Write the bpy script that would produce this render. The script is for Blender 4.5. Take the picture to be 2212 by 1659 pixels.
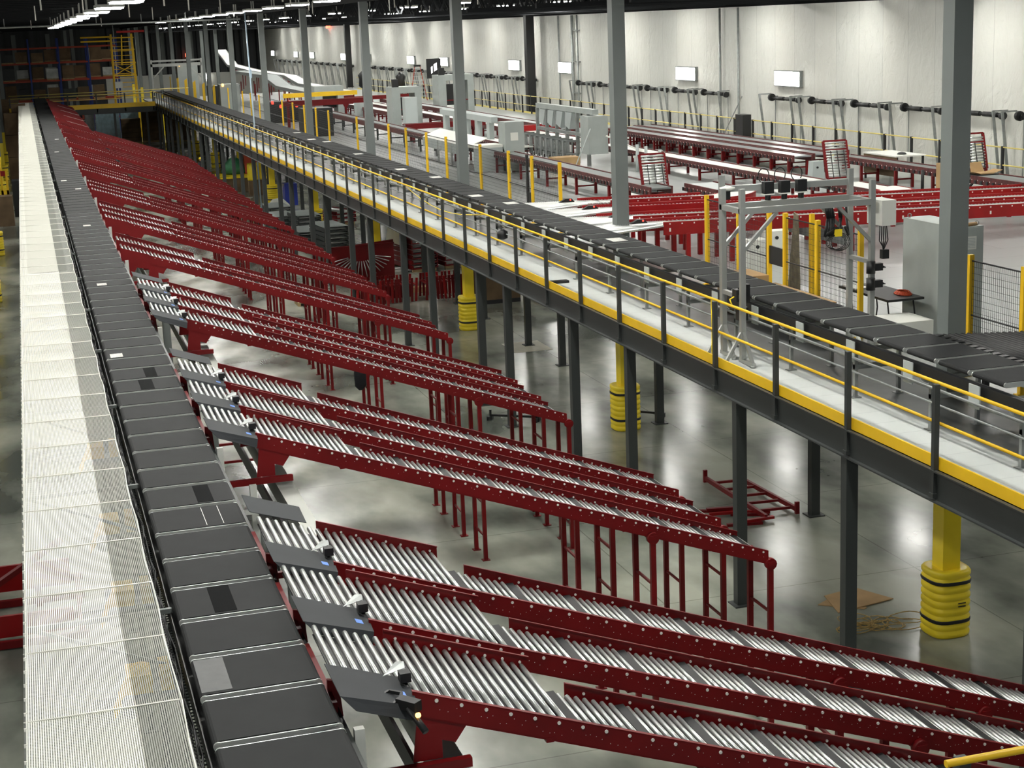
import bpy, math, random
import numpy as np
from mathutils import Matrix, Vector
random.seed(7)
SC = bpy.context.scene
COL = SC.collection
for o in list(bpy.data.objects):
    bpy.data.objects.remove(o)

# ------------------------------------------------------------------ camera
CAM_R = ((0.95633048, 0.10063127, -0.27441822),
         (-0.28967729, 0.20111958, -0.9357553),
         (-0.03897536, 0.97438404, 0.22148738))
cam_d = bpy.data.cameras.new('camera')
cam_d.sensor_width = 36.0
cam_d.lens = 3450.0 / 2212.0 * 36.0
cam_d.clip_start = 0.1
cam_d.clip_end = 600
cam = bpy.data.objects.new('camera', cam_d)
COL.objects.link(cam)
M4 = Matrix(((*CAM_R[0], 0.0), (*CAM_R[1], 0.0), (*CAM_R[2], 9.5), (0, 0, 0, 1)))
cam.matrix_world = M4
SC.camera = cam

# ------------------------------------------------------------------ world + exposure
w = bpy.data.worlds.new('world')
SC.world = w
w.use_nodes = True
w.node_tree.nodes['Background'].inputs[0].default_value = (0.78, 0.84, 0.86, 1)
w.node_tree.nodes['Background'].inputs[1].default_value = 0.14
SC.view_settings.view_transform = 'Standard'
SC.view_settings.look = 'None'
SC.view_settings.gamma = 1
SC.view_settings.exposure = 1.38
SC.view_settings.use_curve_mapping = False
SC.cycles.max_bounces = 6
SC.cycles.diffuse_bounces = 3
SC.cycles.glossy_bounces = 3
SC.cycles.transparent_max_bounces = 12
SC.cycles.sample_clamp_indirect = 4.0
LAMP = 42.0            # radiance of the ceiling fixtures' lenses


# ------------------------------------------------------------------ materials
def srgb(r, g, b):
    f = lambda c: c / 12.92 if c <= 0.04045 else ((c + 0.055) / 1.055) ** 2.4
    return (f(r / 255), f(g / 255), f(b / 255), 1)


def mat(name, col, rough=0.5, metal=0.0, noise=0.0, nscale=3.0, emit=None, estr=0.0, spec=0.5, col2=None, bump=0.0, bscale=20.0, stretch=None):
    m = bpy.data.materials.new(name)
    m.use_nodes = True
    nt = m.node_tree
    b = nt.nodes['Principled BSDF']
    b.inputs['Base Color'].default_value = col
    b.inputs['Roughness'].default_value = rough
    b.inputs['Metallic'].default_value = metal
    b.inputs['Specular IOR Level'].default_value = spec
    if emit:
        b.inputs['Emission Color'].default_value = emit
        b.inputs['Emission Strength'].default_value = estr
    if noise or col2:
        tc = nt.nodes.new('ShaderNodeTexCoord')
        mp = nt.nodes.new('ShaderNodeMapping')
        nz = nt.nodes.new('ShaderNodeTexNoise')
        nz.inputs['Scale'].default_value = nscale
        nz.inputs['Detail'].default_value = 5
        if stretch:
            mp.inputs['Scale'].default_value = stretch
        mx = nt.nodes.new('ShaderNodeMix')
        mx.data_type = 'RGBA'
        a = col
        c = col2 if col2 else tuple([v * (1 - noise) for v in col[:3]] + [1])
        mx.inputs[6].default_value = a
        mx.inputs[7].default_value = c
        rp = nt.nodes.new('ShaderNodeValToRGB')
        rp.color_ramp.elements[0].position = 0.38
        rp.color_ramp.elements[1].position = 0.64
        nt.links.new(tc.outputs['Object'], mp.inputs[0])
        nt.links.new(mp.outputs[0], nz.inputs['Vector'])
        nt.links.new(nz.outputs[0], rp.inputs[0])
        nt.links.new(rp.outputs[0], mx.inputs[0])
        nt.links.new(mx.outputs[2], b.inputs['Base Color'])
    if bump:
        tc2 = nt.nodes.new('ShaderNodeTexCoord')
        nb = nt.nodes.new('ShaderNodeTexNoise')
        nb.inputs['Scale'].default_value = bscale
        nb.inputs['Detail'].default_value = 4
        bp = nt.nodes.new('ShaderNodeBump')
        bp.inputs['Strength'].default_value = bump
        nt.links.new(tc2.outputs['Object'], nb.inputs['Vector'])
        nt.links.new(nb.outputs[0], bp.inputs['Height'])
        nt.links.new(bp.outputs[0], b.inputs['Normal'])
    return m


RED = mat('red_paint', srgb(112, 9, 13), 0.48, noise=0.22, nscale=2.0, spec=0.3)
REDB = mat('bright_red_paint', srgb(150, 14, 16), 0.45, noise=0.2, nscale=2.0, spec=0.35)
STEEL = mat('roller_steel', srgb(205, 208, 205), 0.3, 0.75)
ZINC = mat('zinc_bolt', srgb(235, 232, 225), 0.4, 0.1)
GALV = mat('galvanised_steel', srgb(150, 154, 152), 0.45, 0.4, noise=0.2, nscale=6)
ALU = mat('aluminium_profile', srgb(172, 175, 171), 0.35, 0.55)
BELT = mat('black_rubber_belt', srgb(27, 29, 30), 0.75, spec=0.3, noise=0.18, nscale=4)
BELT2 = mat('worn_belt_patch', srgb(46, 49, 51), 0.5, noise=0.3, nscale=9)
BLACK = mat('black_plastic', srgb(24, 25, 26), 0.45)
DKROLL = mat('black_roller_sleeve', srgb(18, 19, 20), 0.5, spec=0.3)
DGREY = mat('dark_grey_paint', srgb(50, 54, 53), 0.5, noise=0.12, nscale=1.0)
MGREY = mat('mid_grey_paint', srgb(112, 118, 116), 0.5, noise=0.1, nscale=1.0)
LGREY = mat('light_grey_paint', srgb(176, 184, 182), 0.5, noise=0.06, nscale=1.0)
CABG = mat('cabinet_grey', srgb(165, 172, 168), 0.5, noise=0.12, nscale=1.5)
PLATE = mat('grey_wedge_plate', srgb(52, 55, 58), 0.7, spec=0.3, noise=0.1, nscale=3)
WHITE = mat('white_paint', srgb(225, 226, 218), 0.5)
BEAMW = mat('pale_beam_paint', srgb(205, 207, 200), 0.5, noise=0.1, nscale=2)
YEL = mat('safety_yellow', srgb(242, 196, 30), 0.45, noise=0.1, nscale=1.5)
YELP = mat('yellow_plastic', srgb(250, 222, 44), 0.4, noise=0.06, nscale=2)
YELPALE = mat('pale_yellow_paint', srgb(222, 205, 120), 0.5)
BLUE = mat('blue_paint', srgb(36, 58, 130), 0.5)
TAPE = mat('blue_masking_tape', srgb(110, 150, 225), 0.6)
PBLUE = mat('pale_blue_wrap', srgb(170, 200, 210), 0.35, noise=0.25, nscale=3)
PWRAP = mat('clear_stretch_wrap', srgb(190, 195, 190), 0.3, noise=0.35, nscale=2)
CARD = mat('cardboard', srgb(176, 144, 100), 0.8, noise=0.2, nscale=2)
CARDD = mat('brown_carton', srgb(120, 98, 72), 0.8, noise=0.35, nscale=1.2)
WOODP = mat('pallet_wood', srgb(180, 155, 112), 0.8, noise=0.25, nscale=4)
ORANGE = mat('orange_beam', srgb(170, 62, 36), 0.5, noise=0.2, nscale=1)
ROPE = mat('tan_rope', srgb(165, 140, 85), 0.8)
GREEN = mat('green_tarpaulin', srgb(50, 120, 80), 0.6, noise=0.3, nscale=3)
SKIN = mat('skin', srgb(190, 140, 110), 0.6)
CLOTH = mat('dark_cloth', srgb(36, 38, 42), 0.85)
PAPER = mat('white_paper', srgb(225, 225, 218), 0.6, noise=0.3, nscale=25)
NETW = mat('white_net_cord', srgb(252, 252, 242), 0.7)
NETG = mat('grey_net_cord', srgb(166, 168, 160), 0.7)
WIREK = mat('black_wire', srgb(30, 32, 32), 0.5)
REDL = mat('red_beacon_lens', srgb(215, 25, 25), 0.3, emit=(1, 0.05, 0.03, 1), estr=1.5)
ORL = mat('orange_indicator', srgb(255, 160, 60), 0.3, emit=(1, 0.45, 0.08, 1), estr=3.0)
EXITR = mat('red_exit_lamp', srgb(220, 40, 30), 0.4, emit=(1, 0.12, 0.06, 1), estr=2.0)
LENS = mat('lamp_lens', (1, 1, 1, 1), 0.4, emit=(1.0, 0.985, 0.93, 1), estr=LAMP)
ULENS = mat('under_deck_lamp_lens', (1, 1, 1, 1), 0.4, emit=(1.0, 0.98, 0.92, 1), estr=13.0)
WLENS = mat('wall_lamp_lens', (1, 1, 1, 1), 0.4, emit=(1.0, 0.985, 0.92, 1), estr=9.0)
CEILM = mat('dark_ceiling_deck', srgb(20, 21, 22), 0.9, spec=0.1)
JOIST = mat('dark_joist_steel', srgb(26, 28, 30), 0.7, spec=0.2)
DWALL = mat('dark_end_wall', srgb(70, 72, 74), 0.7, noise=0.5, nscale=0.9, stretch=(1, 1, 0.02))


def concrete():
    m = bpy.data.materials.new('polished_concrete')
    m.use_nodes = True
    nt = m.node_tree
    L = nt.links.new
    b = nt.nodes['Principled BSDF']
    tc = nt.nodes.new('ShaderNodeTexCoord')
    n1 = nt.nodes.new('ShaderNodeTexNoise')
    n1.inputs['Scale'].default_value = 0.42
    n1.inputs['Detail'].default_value = 5
    n1.inputs['Roughness'].default_value = 0.5
    n1.inputs['Distortion'].default_value = 0.0
    mp = nt.nodes.new('ShaderNodeMapping')
    mp.inputs['Scale'].default_value = (1.0, 0.55, 1)
    L(tc.outputs['Object'], mp.inputs[0])
    L(mp.outputs[0], n1.inputs['Vector'])
    r = nt.nodes.new('ShaderNodeValToRGB')
    e = r.color_ramp.elements
    e[0].position = 0.36
    e[0].color = srgb(80, 85, 78)
    e[1].position = 0.64
    e[1].color = srgb(172, 174, 160)
    k = r.color_ramp.elements.new(0.5)
    k.color = srgb(134, 138, 127)
    L(n1.outputs[0], r.inputs[0])
    n2 = nt.nodes.new('ShaderNodeTexNoise')
    n2.inputs['Scale'].default_value = 5
    n2.inputs['Detail'].default_value = 6
    L(tc.outputs['Object'], n2.inputs['Vector'])
    br = nt.nodes.new('ShaderNodeTexBrick')      # saw-cut control joints
    br.offset = 0
    br.inputs['Scale'].default_value = 1
    br.inputs['Brick Width'].default_value = 4.65
    br.inputs['Row Height'].default_value = 4.65
    br.inputs['Mortar Size'].default_value = 0.012
    br.inputs['Color1'].default_value = (1, 1, 1, 1)
    br.inputs['Color2'].default_value = (1, 1, 1, 1)
    br.inputs['Mortar'].default_value = (0.62, 0.62, 0.6, 1)
    L(tc.outputs['Object'], br.inputs['Vector'])
    mx = nt.nodes.new('ShaderNodeMix')
    mx.data_type = 'RGBA'
    mx.blend_type = 'MULTIPLY'
    mx.inputs[0].default_value = 1
    L(r.outputs[0], mx.inputs[6])
    L(br.outputs[0], mx.inputs[7])
    mx2 = nt.nodes.new('ShaderNodeMix')
    mx2.data_type = 'RGBA'
    mx2.blend_type = 'OVERLAY'
    mx2.inputs[0].default_value = 0.0
    L(mx.outputs[2], mx2.inputs[6])
    L(n2.outputs[0], mx2.inputs[7])
    L(mx2.outputs[2], b.inputs['Base Color'])
    rr = nt.nodes.new('ShaderNodeMapRange')
    rr.inputs[1].default_value = 0.3
    rr.inputs[2].default_value = 0.7
    rr.inputs[3].default_value = 0.18
    rr.inputs[4].default_value = 0.262
    L(n1.outputs[0], rr.inputs[0])
    L(rr.outputs[0], b.inputs['Roughness'])
    b.inputs['Specular IOR Level'].default_value = 0.6
    return m


def walkdeck(name, c, seam, bw, bh, rough):
    m = bpy.data.materials.new(name)
    m.use_nodes = True
    nt = m.node_tree
    L = nt.links.new
    b = nt.nodes['Principled BSDF']
    tc = nt.nodes.new('ShaderNodeTexCoord')
    br = nt.nodes.new('ShaderNodeTexBrick')
    br.inputs['Scale'].default_value = 1
    br.inputs['Brick Width'].default_value = bw
    br.inputs['Row Height'].default_value = bh
    br.inputs['Mortar Size'].default_value = 0.008
    br.inputs['Color1'].default_value = c
    br.inputs['Color2'].default_value = tuple([v * 0.94 for v in c[:3]] + [1])
    br.inputs['Mortar'].default_value = seam
    L(tc.outputs['Object'], br.inputs['Vector'])
    L(br.outputs[0], b.inputs['Base Color'])
    b.inputs['Roughness'].default_value = rough
    return m


def insulation():
    m = bpy.data.materials.new('white_vinyl_insulation')
    m.use_nodes = True
    nt = m.node_tree
    L = nt.links.new
    b = nt.nodes['Principled BSDF']
    tc = nt.nodes.new('ShaderNodeTexCoord')
    mp = nt.nodes.new('ShaderNodeMapping')
    mp.inputs['Scale'].default_value = (1, 0.9, 0.55)
    L(tc.outputs['Object'], mp.inputs[0])
    n = nt.nodes.new('ShaderNodeTexNoise')
    n.inputs['Scale'].default_value = 1.9
    n.inputs['Detail'].default_value = 6
    n.inputs['Roughness'].default_value = 0.55
    n.inputs['Distortion'].default_value = 1.6
    L(mp.outputs[0], n.inputs['Vector'])
    bp = nt.nodes.new('ShaderNodeBump')
    bp.inputs['Strength'].default_value = 0.65
    bp.inputs['Distance'].default_value = 0.14
    L(n.outputs[0], bp.inputs['Height'])
    L(bp.outputs[0], b.inputs['Normal'])
    br = nt.nodes.new('ShaderNodeTexBrick')
    br.offset = 0
    br.inputs['Scale'].default_value = 1
    br.inputs['Brick Width'].default_value = 1.83
    br.inputs['Row Height'].default_value = 30
    br.inputs['Mortar Size'].default_value = 0.01
    br.inputs['Color1'].default_value = srgb(214, 214, 206)
    br.inputs['Color2'].default_value = srgb(208, 209, 202)
    br.inputs['Mortar'].default_value = srgb(170, 170, 165)
    mp2 = nt.nodes.new('ShaderNodeMapping')
    mp2.inputs['Rotation'].default_value = (0, math.radians(90), math.radians(90))
    sx = nt.nodes.new('ShaderNodeSeparateXYZ')
    cx = nt.nodes.new('ShaderNodeCombineXYZ')
    L(tc.outputs['Object'], sx.inputs[0])
    L(sx.outputs[1], cx.inputs[0])
    L(sx.outputs[2], cx.inputs[1])
    L(cx.outputs[0], br.inputs['Vector'])
    L(br.outputs[0], b.inputs['Base Color'])
    b.inputs['Roughness'].default_value = 0.38
    return m


CONC = concrete()
WALK = walkdeck('pale_walkway_board', srgb(212, 217, 214), srgb(190, 195, 193), 2.4, 0.6, 0.45)
DECK = walkdeck('mezzanine_deck_board', srgb(168, 172, 170), srgb(120, 124, 123), 2.4, 1.2, 0.28)
INSUL = insulation()


# ------------------------------------------------------------------ mesh builder
class MB:
    def __init__(s, off=(0, 0, 0)):
        s.v = []
        s.f = []
        s.mi = []
        s.sm = []
        s.o = off

    def _add(s, vs, fs, mi=0, smooth=False):
        n = len(s.v)
        ox, oy, oz = s.o
        s.v.extend([(a - ox, b - oy, c - oz) for a, b, c in vs])
        for f in fs:
            s.f.append(tuple(i + n for i in f))
            s.mi.append(mi)
            s.sm.append(smooth)
        return s

    def box(s, x0, x1, y0, y1, z0, z1, mi=0):
        vs = [(x0, y0, z0), (x1, y0, z0), (x1, y1, z0), (x0, y1, z0), (x0, y0, z1), (x1, y0, z1), (x1, y1, z1), (x0, y1, z1)]
        fs = [(0, 3, 2, 1), (4, 5, 6, 7), (0, 1, 5, 4), (1, 2, 6, 5), (2, 3, 7, 6), (3, 0, 4, 7)]
        return s._add(vs, fs, mi)

    def bar(s, p, q, w, h, up=(0, 0, 1), mi=0):
        p = Vector(p)
        q = Vector(q)
        d = (q - p).normalized()
        u = Vector(up)
        if abs(d.dot(u)) > 0.98:
            u = Vector((0, 1, 0))
        sd = d.cross(u).normalized() * (w / 2)
        u2 = sd.cross(d).normalized() * (h / 2)
        vs = [p - sd - u2, p + sd - u2, p + sd + u2, p - sd + u2, q - sd - u2, q + sd - u2, q + sd + u2, q - sd + u2]
        return s._add([tuple(a) for a in vs], [(0, 1, 2, 3), (7, 6, 5, 4), (0, 4, 5, 1), (1, 5, 6, 2), (2, 6, 7, 3), (3, 7, 4, 0)], mi)

    def cyl(s, p, q, r, n=10, mi=0, r2=None, caps=True):
        p = Vector(p)
        q = Vector(q)
        d = (q - p).normalized()
        u = Vector((0, 0, 1)) if abs(d.z) < 0.9 else Vector((1, 0, 0))
        a = d.cross(u).normalized()
        b = d.cross(a).normalized()
        r2 = r if r2 is None else r2
        vs = []
        for c, rr in ((p, r), (q, r2)):
            for i in range(n):
                t = 2 * math.pi * i / n
                vs.append(tuple(c + a * (rr * math.cos(t)) + b * (rr * math.sin(t))))
        fs = [(i, (i + 1) % n, n + (i + 1) % n, n + i) for i in range(n)]
        s._add(vs, fs, mi, True)
        if caps:
            n0 = len(s.v) - 2 * n
            s.f.append(tuple(n0 + i for i in reversed(range(n))))
            s.f.append(tuple(n0 + n + i for i in range(n)))
            s.mi += [mi, mi]
            s.sm += [False, False]
        return s

    def path(s, pts, r, n=6, mi=0):
        for a, b in zip(pts[:-1], pts[1:]):
            s.cyl(a, b, r, n, mi, caps=True)
        return s

    def pathbar(s, pts, w, h, mi=0):
        for a, b in zip(pts[:-1], pts[1:]):
            s.bar(a, b, w, h, mi=mi)
        return s

    def prism(s, poly, axis, a, b, mi=0):
        # poly: 2D points; axis 'y' -> (x,z), 'x' -> (y,z), 'z' -> (x,y)
        n = len(poly)

        def P(p, t):
            return {'y': (p[0], t, p[1]), 'x': (t, p[0], p[1]), 'z': (p[0], p[1], t)}[axis]
        vs = [P(p, a) for p in poly] + [P(p, b) for p in poly]
        fs = [tuple(range(n)), tuple(range(2 * n - 1, n - 1, -1))]
        fs += [(i, n + i, n + (i + 1) % n, (i + 1) % n) for i in range(n)]
        return s._add(vs, fs, mi)

    def quad(s, a, b, c, d, t=0.004, mi=0):
        a, b, c, d = map(Vector, (a, b, c, d))
        nn = (b - a).cross(c - a).normalized() * t
        vs = [a, b, c, d, a - nn, b - nn, c - nn, d - nn]
        return s._add([tuple(v) for v in vs], [(0, 1, 2, 3), (7, 6, 5, 4), (0, 4, 5, 1), (1, 5, 6, 2), (2, 6, 7, 3), (3, 7, 4, 0)], mi)

    def lathe(s, prof, c=(0, 0), n=20, mi=0, sx=1, sy=1, sq=1.0):
        vs = []
        for r, z in prof:
            for i in range(n):
                t = 2 * math.pi * i / n
                ct, st = math.cos(t), math.sin(t)
                k = 1.0
                if sq != 1.0:
                    k = (abs(ct) ** sq + abs(st) ** sq) ** (-1 / sq)
                vs.append((c[0] + r * sx * ct * k, c[1] + r * sy * st * k, z))
        m = len(prof)
        fs = []
        for j in range(m - 1):
            for i in range(n):
                fs.append((j * n + i, j * n + (i + 1) % n, (j + 1) * n + (i + 1) % n, (j + 1) * n + i))
        s._add(vs, fs, mi, True)
        n0 = len(s.v) - n * m
        s.f.append(tuple(n0 + i for i in reversed(range(n))))
        s.f.append(tuple(n0 + (m - 1) * n + i for i in range(n)))
        s.mi += [mi, mi]
        s.sm += [False, False]
        return s

    def mesh(s, name, mats):
        me = bpy.data.meshes.new(name)
        me.from_pydata(s.v, [], s.f)
        for m in (mats if isinstance(mats, (list, tuple)) else [mats]):
            me.materials.append(m)
        me.polygons.foreach_set('material_index', s.mi)
        me.polygons.foreach_set('use_smooth', s.sm)
        me.update()
        return me

    def obj(s, name, mats, parent=None, loc=None):
        o = bpy.data.objects.new(name, s.mesh(name, mats))
        COL.objects.link(o)
        if parent is not None:
            o.parent = parent
        if loc is not None:
            o.location = loc
        return o


def tag(o, label=None, cat=None, group=None, kind=None):
    if label:
        o['label'] = label
    if cat:
        o['category'] = cat
    if group:
        o['group'] = group
    if kind:
        o['kind'] = kind
    return o


def thing(name, label, cat, loc=(0, 0, 0), rz=0.0, group=None):
    o = bpy.data.objects.new(name, None)
    o.empty_display_size = 0.2
    COL.objects.link(o)
    o.location = loc
    o.rotation_euler = (0, 0, rz)
    return tag(o, label, cat, group)


def dup(root, loc, rz=None, label=None, group=None):
    r = root.copy()
    COL.objects.link(r)
    r.location = loc
    if rz is not None:
        r.rotation_euler = (0, 0, rz)
    if label:
        r['label'] = label
    if group:
        r['group'] = group
    for ch in list(root.children):
        c = ch.copy()
        COL.objects.link(c)
        c.parent = r
        for g in ch.children:
            d = g.copy()
            COL.objects.link(d)
            d.parent = c
    return r


def struct(o):
    o['kind'] = 'structure'
    return o


ORD = ['nearest', 'second nearest', 'third nearest', 'fourth nearest', 'fifth nearest', 'sixth nearest', 'seventh nearest', 'eighth nearest',
       'ninth nearest', 'tenth nearest', 'eleventh nearest', 'twelfth nearest', 'thirteenth nearest', 'fourteenth nearest', 'fifteenth nearest',
       'sixteenth nearest', 'seventeenth nearest', 'eighteenth nearest', 'nineteenth nearest', 'twentieth nearest']


def nth(i):
    if i == 0:
        return 'nearest'
    if i < len(ORD):
        return ORD[i]
    n = i + 1
    suf = 'th' if 10 <= n % 100 <= 20 else {1: 'st', 2: 'nd', 3: 'rd'}.get(n % 10, 'th')
    return '%d%s nearest' % (n, suf)


D = 3.85       # mezzanine deck level
BZ = 4.90      # sorter belt level
YEND = 218.0
XW = 31.2      # right wall

# ================================================================== SHELL
struct(MB().box(-30, XW, 0, YEND, -0.2, 0).obj('floor', CONC))
struct(MB().box(-30, XW + 0.3, 0, YEND + 0.3, 11.6, 11.8).obj('ceiling', CEILM))
wr = MB()
wr.box(XW, XW + 0.25, 0, YEND, 0, 9.72, 0)
wr.box(XW + 0.05, XW + 0.25, 0, YEND, 9.72, 11.6, 1)
struct(wr.obj('wall_right', [INSUL, CEILM]))
we = MB()
we.box(-30, XW, YEND, YEND + 0.25, 0, 11.6, 0)
struct(we.obj('wall_end', [DWALL]))
struct(MB().box(10.5, XW, YEND - 0.06, YEND - 0.001, 0, 4.4).obj('trim_end', [WHITE]))
struct(MB().box(-30.25, -30, 0, YEND, 0, 11.6).obj('wall_left', [DWALL]))
# pale vertical daylight-free panels between end wall girts
pm = MB()
for x in (-3.2, -0.8, 3.4, 15.2, 17.8, 21.5, 23.0, 26.2, 28.6):
    pm.box(x, x + 0.55, YEND - 0.1, YEND - 0.002, 4.5, 10.2)
struct(pm.obj('trim_1', MGREY))
pm = MB()
for i in range(22):
    x = 11 + i * 0.95 + random.uniform(-0.2, 0.2)
    pm.box(x, x + 0.16, YEND - 0.45, YEND - 0.3, 4.4, 11)
struct(pm.obj('trim_2', JOIST))

# ---- ceiling joists (trusses along X)
jm = MB()
JX0, JX1, JZ0, JZ1 = -29.8, XW - 0.02, 10.62, 11.5
jm.box(JX0, JX1, -0.05, 0.05, JZ0, JZ0 + 0.09)
jm.box(JX0, JX1, -0.05, 0.05, JZ1 - 0.09, JZ1)
k = 0
x = JX0
while x < JX1 - 1.0:
    jm.bar((x, 0, JZ0 + 0.05), (x + 0.55, 0, JZ1 - 0.05), 0.05, 0.05, up=(0, 1, 0))
    jm.bar((x + 0.55, 0, JZ1 - 0.05), (x + 1.1, 0, JZ0 + 0.05), 0.05, 0.05, up=(0, 1, 0))
    x += 1.1
jm_me = jm.mesh('roof_joist', JOIST)
for i in range(70):
    o = bpy.data.objects.new('roof_joist', jm_me)
    COL.objects.link(o)
    o.location = (0, 24 + i * 2.78, 0)
    tag(o, 'dark open-web steel roof joist spanning the hall under the black ceiling', 'roof joist', 'dark roof joists across the hall')
# deep trusses along X right of the columns, bottom chord lower
dm = MB()
dm.box(13.2, XW - 0.02, -0.07, 0.07, 9.8, 9.93)
dm.box(13.2, XW - 0.02, -0.07, 0.07, 11.4, 11.5)
x = 13.3
while x < XW - 1.4:
    dm.bar((x, 0, 9.9), (x + 0.65, 0, 11.4), 0.07, 0.07, up=(0, 1, 0))
    dm.bar((x + 0.65, 0, 11.4), (x + 1.3, 0, 9.9), 0.07, 0.07, up=(0, 1, 0))
    x += 1.3
dm_me = dm.mesh('roof_truss', JOIST)
for i in range(26):
    o = bpy.data.objects.new('roof_truss', dm_me)
    COL.objects.link(o)
    o.location = (0, 34.4 + i * 6.95, 0)
    tag(o, 'deep dark zigzag roof truss reaching from the grey columns to the white wall', 'roof truss', 'deep zigzag trusses in front of the white wall')
# girders along Y over the columns, deeper
gm = MB()
gm.box(-0.1, 0.1, 10, YEND - 1, 10.45, 10.6)
y = 10
while y < YEND - 3:
    gm.bar((0, y, 10.55), (0, y + 1.1, 11.4), 0.07, 0.07, up=(1, 0, 0))
    gm.bar((0, y + 1.1, 11.4), (0, y + 2.2, 10.55), 0.07, 0.07, up=(1, 0, 0))
    y += 2.2
gme = gm.mesh('roof_girder', JOIST)
for x, lb in ((-1.8, 'black truss girder along the roof above the left column row'), (12.85, 'black truss girder along the roof above the grey columns behind the sorter'), (30.3, 'black truss girder along the roof beside the white insulated wall')):
    o = bpy.data.objects.new('roof_girder', gme)
    COL.objects.link(o)
    o.location = (x, 0, 0)
    tag(o, lb, 'girder')
# sprinkler main crossing the hall and its pendants
sp = thing('sprinkler_pipe', 'thin grey sprinkler main crossing the ceiling above the far end of the sorter', 'pipe', (0, 88, 10.1))
MB((0, 88, 10.1)).cyl((-20, 88, 10.18), (11.5, 88, 10.18), 0.05, 8).obj('pipe', GALV, sp)
for i in range(14):
    b = MB((0, 88, 10.1))
    b.box(-19 + i * 2.3, -18.96 + i * 2.3, 87.98, 88.02, 10.18, 10.62)
    b.obj('hanger', GALV, sp)
spk = MB().cyl((0, 0, -0.16), (0, 0, 1.3), 0.022, 6).mesh('sprinkler_drop', ZINC)
for r_, yy in enumerate((38, 47, 58, 70, 100)):
    for i in range(8):
        xx = -1.5 + i * 1.9 + (r_ % 2) * 0.8
        o = bpy.data.objects.new('sprinkler_drop', spk)
        COL.objects.link(o)
        o.location = (xx * (1 + yy / 90), yy, 10.3)
        tag(o, 'short pale sprinkler drop hanging from the black ceiling above the left sorter line', 'sprinkler', 'sprinkler drops on the black ceiling')

# ---- ceiling lights
LGROUP = 'long bright high-bay lamps in rows under the roof'


def make_light():
    t = thing('ceiling_lamp', 'bright rectangular high-bay lamp hanging under the dark roof', 'ceiling lamp', (0, 0, 0), 0, LGROUP)
    MB().box(-0.32, 0.32, -0.62, 0.62, 0.0, 0.07).box(-0.02, 0.02, -0.3, -0.26, 0.07, 0.5).box(-0.02, 0.02, 0.26, 0.3, 0.07, 0.5).obj('housing', WHITE, t)
    MB().box(-0.29, 0.29, -0.6, 0.6, -0.03, -0.002).obj('lens', LENS, t)
    return t


l0 = make_light()
first = True
rows = [(2.1, 8.0, 104, 6.2, 10.16, 'above the left sorter line'), (9.0, 11.0, 112, 5.4, 10.3, 'above the gap between chutes and mezzanine'),
        (16.2, 26.0, 200, 8.5, 10.25, 'above the fence posts of the mezzanine'), (23.0, 26.0, 200, 8.5, 10.25, 'above the conveyor lines by the white wall'),
        (28.4, 22.0, 205, 8.5, 10.25, 'closest to the white wall'), (-6.5, 8.0, 90, 9.0, 10.3, 'left of the left sorter line')]
for rx, y0, y1, st, rz_, wh in rows:
    y = y0
    lab = {2.1: 'bright lamp in the long stepped row above the left sorter line', 9.0: 'thin bright lamp in the row right of the long stepped row'}.get(rx, 'small bright lamp among the roof joists ' + wh)
    while y < y1:
        if first:
            l0.location = (rx, y, rz_)
            l0['label'] = lab
            first = False
        else:
            dup(l0, (rx, y, rz_), label=lab, group=LGROUP)
        y += st

# ---- lamps under the mezzanine (their reflections show on the floor)
ul = thing('under_deck_lamp', 'lamp under the mezzanine deck, seen as a bright reflection on the floor', 'lamp', (20, 19.4, 3.43), 0, 'lamps under the mezzanine deck')
MB().box(-0.2, 0.2, -0.62, 0.62, 0.0, 0.07).box(-0.02, 0.02, -0.02, 0.02, 0.06, 0.345).obj('housing', WHITE, ul)
MB().box(-0.18, 0.18, -0.6, 0.6, -0.02, -0.002).obj('lens', ULENS, ul)
for i in range(12):
    for x in (16.4, 20.0, 25.5):
        if i or x != 20.0:
            dup(ul, (x, 19.4 + i * 7.0, 3.43))
# ---- wall lamps
wl0 = thing('wall_lamp', '', 'wall lamp', (XW, 62.6, 6.66), 0, 'bright rectangular lamps on the white wall')
MB().box(-0.16, -0.01, -1.15, 1.15, -0.3, 0.3).box(-0.2, -0.01, -1.18, 1.18, 0.3, 0.34).box(-0.2, -0.01, -1.18, 1.18, -0.34, -0.3).obj('housing', GALV, wl0)
MB().box(-0.19, -0.162, -1.13, 1.13, -0.29, 0.29).obj('lens', WLENS, wl0)
WLY = [62.6, 73.6, 92.0, 102.4, 120.9, 131.9, 149.5, 161.2, 179.4, 190.4, 208.4]
for i, y in enumerate(WLY):
    lb = 'glaring lamp on the white wall, %s from the right' % nth(i).replace(' nearest', '').replace('nearest', 'first')
    if i == 0:
        wl0['label'] = lb
    else:
        dup(wl0, (XW, y, 6.66), label=lb)
    # extra one nearer the camera sits outside the frame

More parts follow.
